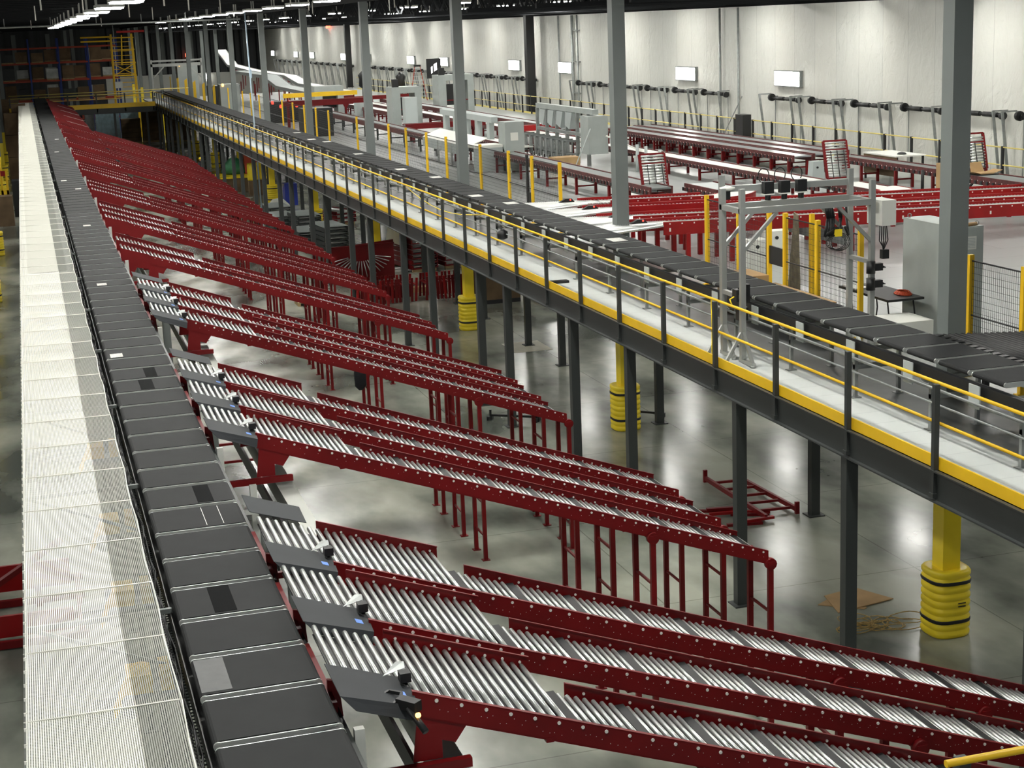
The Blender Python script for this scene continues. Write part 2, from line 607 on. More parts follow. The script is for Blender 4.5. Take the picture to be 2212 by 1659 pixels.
# ---- wall services
for (y, r, x, lb) in ((97.0, 0.26, 30.45, 'thick black column standing before the white wall right of the framed dark screen'), (155.5, 0.26, 30.45, 'black column before the white wall between two far grey columns')):
    b = MB()
    b.box(x - r, x + r, y - r, y + r, D, 10.45)
    b.box(x - r - 0.06, x + r + 0.06, y - r - 0.06, y + r + 0.06, D, D + 0.05)
    tag(b.obj('wall_column', BLACK), lb, 'column')
for (y, x, lb) in ((93.0, 31.05, 'grey downpipe on the white wall just right of the black column'), (89.6, 31.05, 'pair of thin grey conduits on the white wall right of the black column'), (69.5, 31.05, 'tall thin grey conduit on the white wall left of the large wall lamp'), (67.5, 31.05, 'tall thin grey conduit on the white wall nearest the large wall lamp'), (118.0, 31.05, 'thin downpipe on the white wall above the dark framed panel')):
    b = MB()
    b.cyl((x, y, 0), (x, y, 9.7), 0.055, 8)
    if 'pair' in lb:
        b.cyl((x, y + 0.9, 0), (x, y + 0.9, 9.7), 0.09, 8)
        for z in (5.2, 7.0, 8.8):
            b.box(x - 0.02, XW - 0.005, y - 0.1, y + 1.1, z, z + 0.06)
    tag(b.obj('conduit', GALV), lb, 'pipe')

# ---- dock door lift gear on the wall
dt = thing('dock_door_gear', '', 'door track', (XW - 0.06, 0, 0), 0, 'vertical-lift door tracks along the white wall')
for yy in (0.0, -2.95):
    b = MB()
    b.bar((-0.12, yy, 2.6), (-0.58, yy, 6.0), 0.09, 0.05)
    b.bar((-0.58, yy, 5.98), (-0.02, yy, 5.98), 0.05, 0.05)
    b.obj('track', GALV, dt)
b = MB()
b.cyl((-0.16, -0.35, 5.82), (-0.16, -2.85, 5.82), 0.05, 8)
b.cyl((-0.16, -0.75, 5.82), (-0.16, -1.55, 5.82), 0.085, 8)
b.cyl((-0.16, -1.75, 5.82), (-0.16, -2.6, 5.82), 0.085, 8)
b.obj('spring_shaft', BLACK, dt)
for yy in (-0.5, -2.7):
    MB().box(-0.2, 0.058, yy - 0.02, yy + 0.02, 5.72, 5.9).obj('wall_bracket', BLACK, dt)
MB().cyl((-0.16, -0.28, 5.84), (-0.16, -0.42, 5.84), 0.16, 12).cyl((-0.16, -2.82, 5.8), (-0.16, -2.95, 5.8), 0.13, 12).obj('cable_drum', BLACK, dt)
MB().box(-0.03, -0.01, -0.45, -0.4, 3.6, 5.75).box(-0.03, -0.01, -2.8, -2.76, 3.6, 5.75).obj('hoist_cable', GALV, dt)
door_y = [46.03 - 3.65, 46.03, 49.5, 53.25, 57.0, 60.6, 64.3, 71.6, 75.2, 78.9, 82.5, 86.1, 89.8]
door_y += [100.8, 104.5, 108.1, 111.7, 115.5, 121.0, 124.6, 128.2, 131.8, 135.4, 139.0, 142.6, 146.2, 149.8, 159.5, 162.1, 165.7, 169.3, 172.9, 176.5, 180.1, 187, 190.6, 194.2, 197.8, 201.4, 205]
for i, y in enumerate(door_y):
    lb = 'steel door tracks with black spring shaft on the white wall, %s from the right' % nth(max(i, 0)).replace(' nearest', '').replace('nearest', 'first')
    if i == 0:
        dt.location = (XW - 0.06, y, 0)
        dt['label'] = lb
    else:
        dup(dt, (XW - 0.06, y, 0), label=lb)

# ---- building columns
COLY = [20.5 + 13.9 * i for i in range(14)]


def column(x, y, label, prot_label, ground=True, top=10.45, wrap=True, cut=D):
    t = thing('building_column', label, 'column', (x, y, 0), 0, None)
    s = 0.15
    b = MB()
    b.box(-s, s, -s, s, cut, top)
    b.obj('upper_shaft', MGREY, t)
    b = MB()
    b.box(-s, s, -s, s, 0, cut)
    b.obj('lower_shaft', YELP, t)['label'] = 'yellow painted lower shaft'
    if wrap:
        p = thing('column_guard', prot_label, 'column guard', (x, y, 0))
        prof = []
        z = 0.0
        rr = 0.33
        while z < 1.07:
            prof += [(rr - 0.022, z), (rr, z + 0.03), (rr, z + 0.085), (rr - 0.022, z + 0.115)]
            z += 0.12
        prof = [(0.24, 0.0)] + prof + [(0.27, z - 0.005), (0.20, z - 0.02)]
        MB().lathe(prof, (0, 0), 28, sq=3.2).obj('guard_shell', YELP, p)
        for z in (0.24, 0.86):
            MB().lathe([(rr + 0.004, z), (rr + 0.008, z + 0.01), (rr + 0.008, z + 0.045), (rr + 0.004, z + 0.055)], (0, 0), 28, sq=3.2).obj('strap', BLACK, p)
        if y < 25:
            b = MB()
            for r_ in range(2):
                for q in range(6):
                    b.box(0.02 + q * 0.022, 0.037 + q * 0.022, -0.336, -0.331, 0.555 - r_ * 0.05, 0.575 - r_ * 0.05)
            b.obj('printed_label', BLACK, p)
    return t


for i, y in enumerate(COLY):
    column(12.85, y, 'tall grey column with yellow lower shaft behind the right sorter, %s' % nth(i),
           'ribbed yellow guard around the foot of the %s column under the mezzanine' % nth(i), wrap=i < 9)
for i, y in enumerate(COLY[:9]):
    if i < 2:
        continue
    column(-1.85, y, 'dark column with yellow foot left of the white net, %s' % nth(i - 2),
           'ribbed yellow column guard at the left picture edge, %s' % nth(i - 2), wrap=True, cut=2.6)
for i, (x, y) in enumerate([(-1.85, 160), (5.4, 176), (12.9, 190.0), (5.4, 200), (20.2, 176), (20.2, 190), (20.2, 204)]):
    b = MB((x, y, 0))
    b.box(x - 0.17, x + 0.17, y - 0.17, y + 0.17, 0, 10.45)
    tag(b.obj('far_column', MGREY, loc=(x, y, 0)), 'plain grey column far away before the dark end wall, at %s' % (['the blue rack', 'the stair tower', 'the left of the pale wall strip', 'the middle of the pale wall strip', 'the end of the white ascending belt', 'the right part of the dark end wall', 'the corner by the white wall'][i]), 'column')

# ================================================================== SORTER: carriers
PIT = 0.805


def carrier_full(side):
    t = thing('belt_carrier', '', 'belt carrier')
    # belt with rounded ends in local coords: x 0..0.88, y 0..0.70
    pr = []
    for k in range(7):
        a = math.pi / 2 + math.pi * k / 6
        pr.append((0.035 + 0.035 * math.cos(a), -0.035 + 0.035 * math.sin(a)))
    for k in range(7):
        a = -math.pi / 2 + math.pi * k / 6
        pr.append((0.845 + 0.035 * math.cos(a), -0.035 + 0.035 * math.sin(a)))
    MB().prism(pr, 'y', 0.018, 0.705).obj('belt', BELT, t)
    for y in (0.0, 0.712):
        b = MB()
        b.box(0.03, 0.86, y, y + 0.014, -0.07, -0.006)
        b.cyl((0.035, y - 0.004, -0.035), (0.035, y + 0.016, -0.035), 0.033, 12)
        b.cyl((0.85, y - 0.004, -0.035), (0.85, y + 0.016, -0.035), 0.033, 12)
        b.obj('side_frame', STEEL, t)
    MB().prism([(0.12, -0.075), (0.80, -0.075), (0.84, -0.02), (0.60, -0.05)], 'y', 0.735, 0.795).obj('dark_gap', BLACK, t)  # black wedge standing in for the shaded void between two carriers
    return t


def carrier_simple():
    b = MB()
    b.box(0.0, 0.88, 0.015, 0.72, -0.07, 0.0, 0)
    b.box(0.04, 0.84, 0.0, 0.011, -0.07, -0.008, 1)
    b.box(0.04, 0.84, 0.725, 0.737, -0.07, -0.008, 1)
    return b.mesh('belt_carrier', [BELT, GALV])


cs = carrier_simple()
DBELT = mat('dark_belt_splice', srgb(17, 18, 19), 0.9, spec=0.1)
c0 = carrier_full(0)
XL = 0.77
XR = 11.24
nL = 161
nR = 152
used = False
total = 0
leftover = MB()
GL, GR = 'black belt carriers of the left sorter line', 'black belt carriers of the right sorter line'
patch_left = {10: (0.42, 0.66, BELT2), 12: (0.5, 0.7, BELT2), 2: (0.02, 0.34, BELT2), 4: (0.3, 0.52, BELT2), 1: (0.55, 0.72, None)}
for side, X0, n, ys, G in ((0, XL, nL, 8.42, GL), (1, XR, nR, 16.72, GR)):
    for i in range(n):
        y = ys + i * PIT
        lab = 'plain black belt carrier in the left sorter line beside the roller chutes' if side == 0 else 'plain black belt carrier in the right sorter line on the mezzanine'
        if total >= 300 or (side == 0 and i >= 150) or (side == 1 and i > 148):
            leftover.box(X0, X0 + 0.88, y + 0.03, y + 0.7, BZ - 0.07, BZ)
            continue
        total += 1
        if i < (46 if side == 0 else 30):
            if not used:
                c0.location = (X0, y, BZ)
                tag(c0, lab, group=G)
                used = True
                r = c0
            else:
                r = dup(c0, (X0, y, BZ), label=lab, group=G)
            if side == 1:
                MB().box(0.28, 0.3, -0.06, 0.09, -0.5, -0.2)
        else:
            o = bpy.data.objects.new('belt_carrier', cs)
            COL.objects.link(o)
            o.location = (X0, y, BZ)
            tag(o, lab, 'belt carrier', G)
        if side == 0 and i in (3, 5, 8, 9, 16, 17):
            x0_, x1_, mm = {3: (0.02, 0.24, BELT2), 5: (0.3, 0.48, DBELT), 8: (0.36, 0.38, ZINC), 9: (0.5, 0.66, DBELT), 16: (0.34, 0.52, DBELT), 17: (0.46, 0.62, DBELT)}[i]
            b = MB()
            if i == 8:
                b.box(0.5, 0.505, 0.06, 0.66, 0.0005, 0.003)
                b.box(0.66, 0.665, 0.06, 0.66, 0.0005, 0.003)
            else:
                b.box(x0_, x1_, 0.05, 0.68, 0.0005, 0.003)
            b.obj('belt_splice', mm, r)
            r['label'] = {3: 'black belt carrier with a shiny grey scuffed patch at its left end', 5: 'near black belt carrier with a darker spliced band', 8: 'black belt carrier with two thin pale splice lines',
                          9: 'black belt carrier with a dark band right of its middle', 16: 'black belt carrier with a square black patch in its middle', 17: 'black belt carrier with a square black patch right of centre'}[i]
# far crossing loop
b = leftover
for i in range(14):
    x = 1.0 + i * PIT * 0.9
    b.box(x, x + 0.66, 137.8, 138.7, BZ - 0.07, BZ)
o = b.obj('belt_carriers', BELT)
tag(o, 'distant black carriers closing the sorter loop at the far crossing', 'belt carrier', kind='stuff')

# paper labels on the belts
papers = [(197, 610, 0), (226, 770, 0)]
PL = [(1.07, 31.2), (0.93, 23.9), (1.2, 41.5), (1.35, 52.0), (1.0, 55.4), (1.1, 70.0), (1.3, 79.0)]
for i, (x, y) in enumerate(PL):
    b = MB()
    b.box(-0.09, 0.09, -0.14, 0.14, 0, 0.004)
    o = b.obj('paper_sheet', PAPER, loc=(x, y, BZ + 0.0015))
    tag(o, 'white paper sheet lying on the left sorter belt, %s of them' % nth(i), 'paper')
PR = [(11.8, 39.7), (11.5, 42.0), (11.9, 48.0), (11.6, 51.5), (11.7, 59.0), (11.9, 66.5), (11.6, 68.5), (11.8, 73.5), (11.7, 31.6)]
for i, (x, y) in enumerate(sorted(PR, key=lambda p: p[1])):
    b = MB()
    b.box(-0.16, 0.16, -0.26, 0.26, 0, 0.004)
    o = b.obj('paper_sheet', PAPER, loc=(x, y, BZ + 0.0015))
    tag(o, 'white rectangular sheet on the right sorter belt, %s of them' % nth(i), 'paper')

# ---- sorter tracks / supports
for X0, n0, n1, lb in ((XL, 8.2, 138.5, 'left'), (XR, 15.5, 138.5, 'right')):
    t = thing('sorter_track', 'dark steel running track carrying the %s line of belt carriers' % lb, 'conveyor track', (X0, n0, 0))
    b = MB((X0, n0, 0))
    b.box(X0 - 0.03, X0 + 0.03, n0, n1, BZ - 0.3, BZ - 0.13)
    b.obj('side_rail', BLACK, t)
    b = MB((X0, n0, 0))
    b.box(X0 + 0.86, X0 + 0.94, n0, n1, BZ - 0.32, BZ - 0.12)
    b.obj('side_rail', DGREY, t)
    b = MB((X0, n0, 0))
    b.cyl((X0 + 0.2, n0, BZ - 0.22), (X0 + 0.2, n1, BZ - 0.22), 0.03, 8)
    b.cyl((X0 + 0.68, n0, BZ - 0.22), (X0 + 0.68, n1, BZ - 0.22), 0.03, 8)
    b.obj('running_tube', STEEL, t)
    if lb == 'right':
        b = MB((X0, n0, 0))
        b.cyl((X0 - 0.1, n0, BZ - 0.36), (X0 - 0.1, n1, BZ - 0.36), 0.022, 6)
        b.cyl((X0 - 0.12, n0, BZ - 0.55), (X0 - 0.12, n1, BZ - 0.55), 0.015, 6)
        b.obj('conduit', GALV, t)
# side plates hanging from the right carriers
b = MB()
b.box(-0.015, 0, -0.09, 0.09, -0.22, 0.0)
b.cyl((-0.02, 0.0, 0.02), (0.02, 0.0, 0.02), 0.05, 8)
pl_me = b.mesh('side_plate', GALV)
b = MB()
b.box(0.0, 0.05, -0.03, 0.03, D, BZ - 0.34)
b.box(0.72, 0.77, -0.03, 0.03, D, BZ - 0.34)
b.box(0.0, 0.77, -0.03, 0.03, BZ - 0.62, BZ - 0.55)
b.box(-0.05, 0.1, -0.06, 0.06, D, D + 0.012)
b.box(0.67, 0.82, -0.06, 0.06, D, D + 0.012)
b.box(-0.06, 0.83, -0.03, 0.03, BZ - 0.36, BZ - 0.30)
b.cyl((-0.07, -0.05, BZ - 0.3), (-0.07, 0.05, BZ - 0.3), 0.08, 12)
sup_me = b.mesh('track_support', GALV)
for i in range(58):
    y = 16.5 + i * 2.1
    o = bpy.data.objects.new('track_support', sup_me)
    COL.objects.link(o)
    o.location = (11.35, y, 0)
    tag(o, 'galvanised H-shaped stand under the right sorter line on the mezzanine deck', 'track stand', 'galvanised stands under the right sorter')
t = thing('cover_plates', 'row of small pale plates hanging along the near side of the right sorter', 'cover plate', (XR - 0.1, 16.5, BZ - 0.3))
pl_me = MB().box(0, 0.015, 0, 0.24, -0.12, 0.18).mesh('plate', LGREY)
for i in range(60):
    o = bpy.data.objects.new('plate', pl_me)
    COL.objects.link(o)
    o.parent = t
    o.location = (0, i * 1.61 + 0.6, 0)
# left sorter stands
b = MB()
for x in (0.0, 0.85):
    b.box(x, x + 0.08, -0.04, 0.04, 0, BZ - 0.32)
    b.box(x - 0.06, x + 0.14, -0.1, 0.1, 0, 0.015)
b.box(0, 0.93, -0.04, 0.04, BZ - 0.5, BZ - 0.4)
b.box(0, 0.93, -0.04, 0.04, 2.2, 2.3)
ls_me = b.mesh('sorter_stand', MGREY)
for i in range(32):
    o = bpy.data.objects.new('sorter_stand', ls_me)
    COL.objects.link(o)
    o.location = (0.78, 9.4 + i * 4.02, 0)
    tag(o, 'tall grey floor stand hidden under the left sorter line', 'sorter stand', 'grey stands under the left sorter')

# ---- pale longitudinal beam under chute entries + posts
t = thing('support_beam', 'long pale steel beam running lengthwise under the chute entries', 'beam', (2.55, 6, 4.0))
b = MB((2.55, 6, 4.0))
b.box(2.46, 2.66, 6.0, 128, 4.12, 4.135)
b.box(2.46, 2.475, 6.0, 128, 3.92, 4.12)
b.box(2.46, 2.66, 6.0, 128, 3.9, 3.915)
b.obj('channel', BEAMW, t)
b = MB((2.55, 6, 4.0))
b.box(2.30, 2.33, 6.0, 128, 3.92, 4.1)
b.obj('backing_channel', BLACK, t)
b = MB()
b.box(-0.075, 0.075, -0.075, 0.075, 0, 3.9)
b.box(-0.14, 0.14, -0.14, 0.14, 0, 0.015)
bp_me = b.mesh('beam_post', MGREY)
for i, y in enumerate([8.9, 17.3, 25.6, 34.0, 41.4, 49.4, 57.4, 65.4, 73.4, 81.4, 89.4, 97.4, 105.4, 113.4]):
    o = bpy.data.objects.new('beam_post', bp_me)
    COL.objects.link(o)
    o.location = (2.4, y, 0)
    tag(o, 'grey steel post holding up the pale beam before the %s chute group' % nth(i), 'post')
o = MB().box(1.9, 3.15, 8.62, 8.72, 4.14, 4.3).obj('cross_beam', BEAMW)
tag(o, 'short pale cross beam at the bottom edge in front of the nearest chutes', 'beam')

# ================================================================== ROLLER CHUTES
def rz(x):
    return 4.768 - 0.353 * (x - 2.35)


CH_S = 0.353
CA = math.atan(CH_S)
ca, sa = math.cos(CA), math.sin(CA)


def near_y(x):
    return -1.25 - 0.03 * max(0, x - 2.0) * 0.6


def far2_y(x):
    return -0.5 - 0.03 * (x - 3.6)


def rail(b, x0, x1, fy, hgt, lip, top_off=0.09, segs=6):
    hgt *= 0.9
    # C channel following the incline, web + top lip + bottom lip
    for k in range(segs):
        a = x0 + (x1 - x0) * k / segs
        c = x0 + (x1 - x0) * (k + 1) / segs
        za, zc = rz(a) + top_off, rz(c) + top_off
        ya, yc = fy(a), fy(c)
        th = 0.006
        n = Vector((0, 0, 0))
        vs = []
        for (x, y, z) in ((a, ya, za), (c, yc, zc)):
            vs += [(x, y - th, z), (x, y + th, z), (x, y + th, z - hgt), (x, y - th, z - hgt)]
        b._add(vs, [(0, 4, 5, 1), (1, 5, 6, 2), (2, 6, 7, 3), (3, 7, 4, 0), (0, 1, 2, 3), (7, 6, 5, 4)])
        for zo in (0, -hgt):
            vs = []
            for (x, y, z) in ((a, ya, za + zo), (c, yc, zc + zo)):
                vs += [(x, y - th, z - 0.005), (x, y + lip, z - 0.005), (x, y + lip, z + 0.005), (x, y - th, z + 0.005)]
            b._add(vs, [(0, 4, 5, 1), (1, 5, 6, 2), (2, 6, 7, 3), (3, 7, 4, 0), (0, 1, 2, 3), (7, 6, 5, 4)])


def bolts(b, x0, x1, fy, side, n, dz=-0.03, r=0.014):
    for k in range(n):
        x = x0 + (x1 - x0) * (k + 0.5) / n
        y = fy(x)
        b.cyl((x, y + side * 0.006, rz(x) + 0.06 + dz), (x, y + side * 0.016, rz(x) + 0.06 + dz), r, 7)


def dots(b, x0, x1, fy, side, n, seed):
    rr = random.Random(seed)
    for k in range(n):
        x = x0 + (x1 - x0) * (k + rr.random()) / n
        z = rz(x) + 0.06 - rr.uniform(0.06, 0.13)
        y = fy(x) + side * 0.0065
        s = 0.0026
        b._add([(x - s, y, z - s), (x + s, y, z - s), (x + s, y, z + s), (x - s, y, z + s)], [(0, 1, 2, 3)])


def chute(full, XE=8.8):
    t = thing('roller_chute', '', 'roller chute')
    b = MB()
    rail(b, 2.22, XE, near_y, 0.2, 0.035, 0.06)
    # gusset bracket at the entry
    b.prism([(2.25, rz(2.25) - 0.1), (2.62, rz(2.62) - 0.1), (2.52, rz(2.5) - 0.28), (2.42, rz(2.4) - 0.28), (2.42, 4.33), (2.2, 4.33)], 'y', -1.256, -1.244)
    nr = b.obj('near_rail', RED, t)
    b = MB()
    rail(b, 2.28 if full else 1.72, 3.46, lambda x: 0.0, 0.19, -0.03)
    b.obj('far_rail', RED, t)
    if XE > 4:
        b = MB()
        rail(b, 3.6, XE - 0.12, far2_y, 0.21, -0.03)
        b.obj('far_rail', RED, t)
    b = MB()   # entry side plate
    if full:
        b.prism([(1.66, 4.95), (1.74, 4.93), (1.76, 4.66), (1.66, 4.60)], 'y', -1.0, -0.96)
        b.prism([(1.66, 4.72), (1.72, 4.72), (1.72, 4.56), (1.66, 4.56)], 'y', -1.5, -0.9)
    else:
        b.prism([(1.66, rz(1.66) + 0.06), (2.26, rz(2.26) + 0.08), (2.26, 4.55), (1.98, 4.62), (1.80, 4.34), (1.7, 4.30), (1.66, 4.34)], 'y', -1.256, -1.244)
    b.prism([(1.64, 4.62), (1.69, 4.62), (1.69, 4.86), (1.64, 4.86)], 'y', -1.2, -0.02)
    b.obj('entry_bracket', RED, t)
    if full:
        b = MB()
        zp = lambda x: rz(x) + 0.035
        b.quad((1.66, -0.92, zp(1.66)), (1.66, -1.53, zp(1.66)), (2.22, -1.46, zp(2.22)), (2.26, -0.92, zp(2.26)), 0.006)
        b.quad((1.66, -1.53, zp(1.66)), (1.76, -1.56, zp(1.7) - 0.1), (2.2, -1.5, zp(2.2) - 0.1), (2.22, -1.46, zp(2.22)), 0.004)
        b.obj('wedge_plate', PLATE, t)
    # black pan under the rollers
    b = MB()
    b.quad((1.72, -1.19, rz(1.72) - 0.055), (3.45, -1.22, rz(3.45) - 0.055), (3.45, -0.03, rz(3.45) - 0.055), (1.72, -0.03, rz(1.72) - 0.055), 0.008)
    if XE > 4:
        b.quad((3.5, near_y(3.5) + 0.02, rz(3.5) - 0.055), (XE - 0.1, near_y(XE) + 0.02, rz(XE - 0.1) - 0.055), (XE - 0.1, far2_y(XE) - 0.02, rz(XE - 0.1) - 0.055), (3.5, far2_y(3.6) - 0.02, rz(3.5) - 0.055), 0.008)
    b.obj('under_pan', BLACK, t)
    # rollers
    R = 0.022
    pos = []
    n1 = 22
    for k in range(n1):
        x = 1.735 + k * 0.079
        pos.append((x, -1.2, -0.02, 0, 10))
    x = 3.45
    k = 0
    while x < XE - 0.06:
        if k % 8 == 0:
            pos.append((x + 0.0, near_y(x) + 0.02, far2_y(max(x, 3.6)) - 0.02, 1, 8))
        else:
            pos.append((x, near_y(x) + 0.02, far2_y(max(x, 3.6)) - 0.02, 0, 8))
        x += 0.0715
        k += 1
    if full:
        m1 = MB().cyl((0, -1.2, 0), (0, -0.02, 0), R, 12).mesh('roller', STEEL)
        m2 = MB().cyl((0, -1.24, 0), (0, -0.56, 0), R * 0.92, 12).mesh('roller', STEEL)
        m3 = MB().box(-0.036, 0.036, -1.24, -0.56, -0.03, 0.019).mesh('roller', DKROLL)
        for j, (x, y0, y1, bk, nn) in enumerate(pos):
            me = m1 if j < n1 else (m3 if bk else m2)
            o = bpy.data.objects.new('roller', me)
            COL.objects.link(o)
            o.parent = t
            o.location = (x, (y0 + 1.24) if j >= n1 else 0, rz(x))
            if bk:
                o['label'] = 'black roller'
    else:
        b = MB()
        for j, (x, y0, y1, bk, nn) in enumerate(pos):
            if bk:
                b.box(x - 0.036, x + 0.036, y0, y1, rz(x) - 0.03, rz(x) + 0.019, 1)
            else:
                b.cyl((x, y0, rz(x)), (x, y1, rz(x)), R, 8, 0)
        b.obj('rollers', [STEEL, DKROLL], t)
    # bolts
    b = MB()
    bolts(b, 2.3, XE, near_y, -1, 44, r=0.014 if full else 0.009)
    if full:
        bolts(b, 3.66, XE - 0.15, far2_y, -1, 34, r=0.012)
        bolts(b, 2.3, 3.46, lambda x: 0.0, -1, 8, r=0.012)
    if full:
        dots(b, 2.4, XE, near_y, -1, 150 if XE > 9 else 50, 3)
    b.obj('bolts', ZINC, nr)['kind'] = 'stuff'
    for x in ((3.2, 4.4, 5.6, 6.8, 8.0) if XE > 4 else (2.6, 3.2)):
        MB().box(x, x + 0.06, -1.28, -0.62, rz(x) - 0.15, rz(x) - 0.11).obj('cross_tie', RED, t)
    for xs in ((7.17, 8.83) if XE > 4 else ()):
        top = rz(min(xs, XE)) - 0.12
        yn, yf = -1.37, -0.74
        for yy in (yn, yf):
            lg = MB()
            lg.box(xs - 0.035, xs + 0.035, yy - 0.03, yy + 0.03, 0.01, top)
            lg.box(xs - 0.07, xs + 0.07, yy - 0.06, yy + 0.06, 0, 0.012)
            leg_o = lg.obj('leg', RED, t)
        z = 0.45
        while z < top - 0.3:
            MB().bar((xs, yn, z), (xs, yf, z), 0.03, 0.03).obj('rung', RED, leg_o)
            z += 0.62
        MB().box(xs - 0.05, xs + 0.05, yn - 0.05, yf + 0.05, top - 0.02, top + 0.04).obj('saddle', RED, t)
        MB().cyl((xs, yn - 0.04, top), (xs, yn + 0.03, top), 0.08, 12).obj('pivot_plate', RED, t)
    return t


long0 = chute(True, 10.3)
full0 = chute(True)
far0 = chute(False)
short0 = chute(False, 3.5)
groups = [([11.66, 13.17, 14.68]), ([19.68, 21.2, 22.73]), ([27.95, 29.46, 30.98]), ([36.44, 38.0]), ([43.0, 44.5, 46.0])]
y = 51.0
while y < 124:
    groups.append([y, y + 1.5, y + 3.0])
    y += 8.0
names3 = ['nearest', 'middle', 'farthest']
ff = fr = fl = fs = False
CG = 'red-railed roller chutes running down from the left sorter'
for gi, g in enumerate(groups):
    for k, F in enumerate(g):
        nm = names3[k] if len(g) == 3 else ['nearer', 'farther'][k]
        lab = 'red-railed roller chute, %s one of the %s chute group' % (nm, nth(gi))
        if gi == 0:
            if not fl:
                long0.location = (0, F, 0)
                tag(long0, lab, group=CG)
                fl = True
            else:
                dup(long0, (0, F, 0), label=lab, group=CG)
        elif F > 95:
            lab = 'short red-railed roller chute, %s one of the %s chute group' % (nm, nth(gi))
            if not fs:
                short0.location = (0, F, 0)
                tag(short0, lab, group=CG)
                fs = True
            else:
                dup(short0, (0, F, 0), label=lab, group=CG)
        elif gi < 3:
            if not ff:
                full0.location = (0, F, 0)
                tag(full0, lab, group=CG)
                ff = True
            else:
                dup(full0, (0, F, 0), label=lab, group=CG)
        else:
            if not fr:
                far0.location = (0, F, 0)
                tag(far0, lab, group=CG)
                fr = True
            else:
                dup(far0, (0, F, 0), label=lab, group=CG)
    # group entry frame, photo sensors
    F = g[0]
    t = thing('support_stand', 'red and grey steel stand under the entry of the %s chute group' % nth(gi), 'stand', (2.0, F - 1.2, 0))
    b = MB((2.0, F - 1.2, 0))
    b.box(1.7, 2.62, F - 1.33, F - 1.27, 4.26, 4.33)
    b.obj('cross_bar', RED, t)
    b = MB((2.0, F - 1.2, 0))
    b.box(1.72, 1.79, F - 1.66, F - 1.60, 0.0, 4.84)
    b.box(1.79, 2.4, F - 1.65, F - 1.61, 4.0, 4.05)
    b.box(2.08, 2.16, F - 1.5, F - 1.42, 0.0, 4.3)
    b.obj('grey_bracket', BEAMW, t)
    b = MB((2.0, F - 1.2, 0))
    yl = g[-1] + 0.04
    b.box(1.72, 2.45, yl + 0.1, yl + 0.16, 4.3, 4.36)
    b.box(1.68, 1.73, F - 1.2, yl, 4.28, 4.36)
    b.obj('end_bar', RED, t)
    if gi < 3:
        o = MB().quad((1.66, 0.62, rz(1.66) + 0.04), (1.66, 0.03, rz(1.66) + 0.035), (2.2, 0.06, rz(2.2) + 0.035), (2.22, 0.62, rz(2.22) + 0.04), 0.006).obj('wedge_plate', PLATE, loc=(0, g[-1], 0))
        tag(o, 'grey sheet wedge beside the far edge of the %s chute group entry' % nth(gi), 'sheet plate')
        for k, F in enumerate(g):
            if gi < 3:
                o = MB().box(-0.03, 0.03, -0.045, 0.045, 0, 0.002).obj('blue_tape', TAPE, loc=(2.14, F - 1.27, rz(2.14) + 0.0365))
                o.rotation_euler = (0, CA, 0)
                tag(o, 'blue tape square on the %s chute of the %s group' % (names3[k], nth(gi)), 'tape')
            s = thing('photo_sensor', 'small black sensor on the %s chute entry of the %s group' % ((names3 if len(g) == 3 else ['nearer', 'farther'])[k], nth(gi)), 'sensor', (2.2, F - 1.02, rz(2.2) + 0.035))
            MB().box(-0.03, 0.05, -0.09, 0.0, 0.03, 0.10).cyl((0.0, -0.04, 0.02), (0.06, -0.1, -0.07), 0.025, 8).obj('sensor_body', BLACK, s)
            MB().quad((-0.14, 0.0, 0.07), (0.03, 0.02, 0.10), (0.04, 0.10, 0.12), (-0.02, 0.11, 0.12), 0.004).obj('bracket', GALV, s)
# hand tool on nearest wedge plate
t = thing('hand_tool', 'black hand tool with a loop grip resting on the nearest wedge plate', 'tool', (2.08, 10.22, 4.86), -0.9)
MB().pathbar([(-0.16, 0, 0.04), (-0.14, 0.07, 0.06), (-0.04, 0.085, 0.06), (0.0, 0.02, 0.05), (0.0, -0.06, 0.04), (-0.1, -0.08, 0.03), (-0.16, -0.04, 0.03), (-0.16, 0, 0.04)], 0.02, 0.025).obj('grip', BLACK, t)
MB().box(0.0, 0.17, -0.035, 0.045, 0.0, 0.075).cyl((0.1, -0.02, 0.02), (0.28, -0.06, -0.1), 0.025, 8).obj('body', BLACK, t)
MB().cyl((0.2, -0.05, 0.0), (0.22, -0.05, 0.01), 0.018, 8).obj('lever', ORL, t)

# ================================================================== SAFETY NET left of the belt
NX0, NXM, NX1, NY0, NY1 = -0.42, 0.33, 0.64, 8.3, 129.5
t = thing('safety_net', 'long white mesh net stretched level beside the left sorter line', 'net', (0, 0, 4.85))
PANEL = 1.33


def sag(x, y):
    u = (x - NX0) / (NX1 - NX0)
    vy = ((y - NY0) / PANEL) % 1.0
    return -0.028 * math.sin(math.pi * min(max(u, 0), 1)) * (0.35 + math.sin(math.pi * vy))


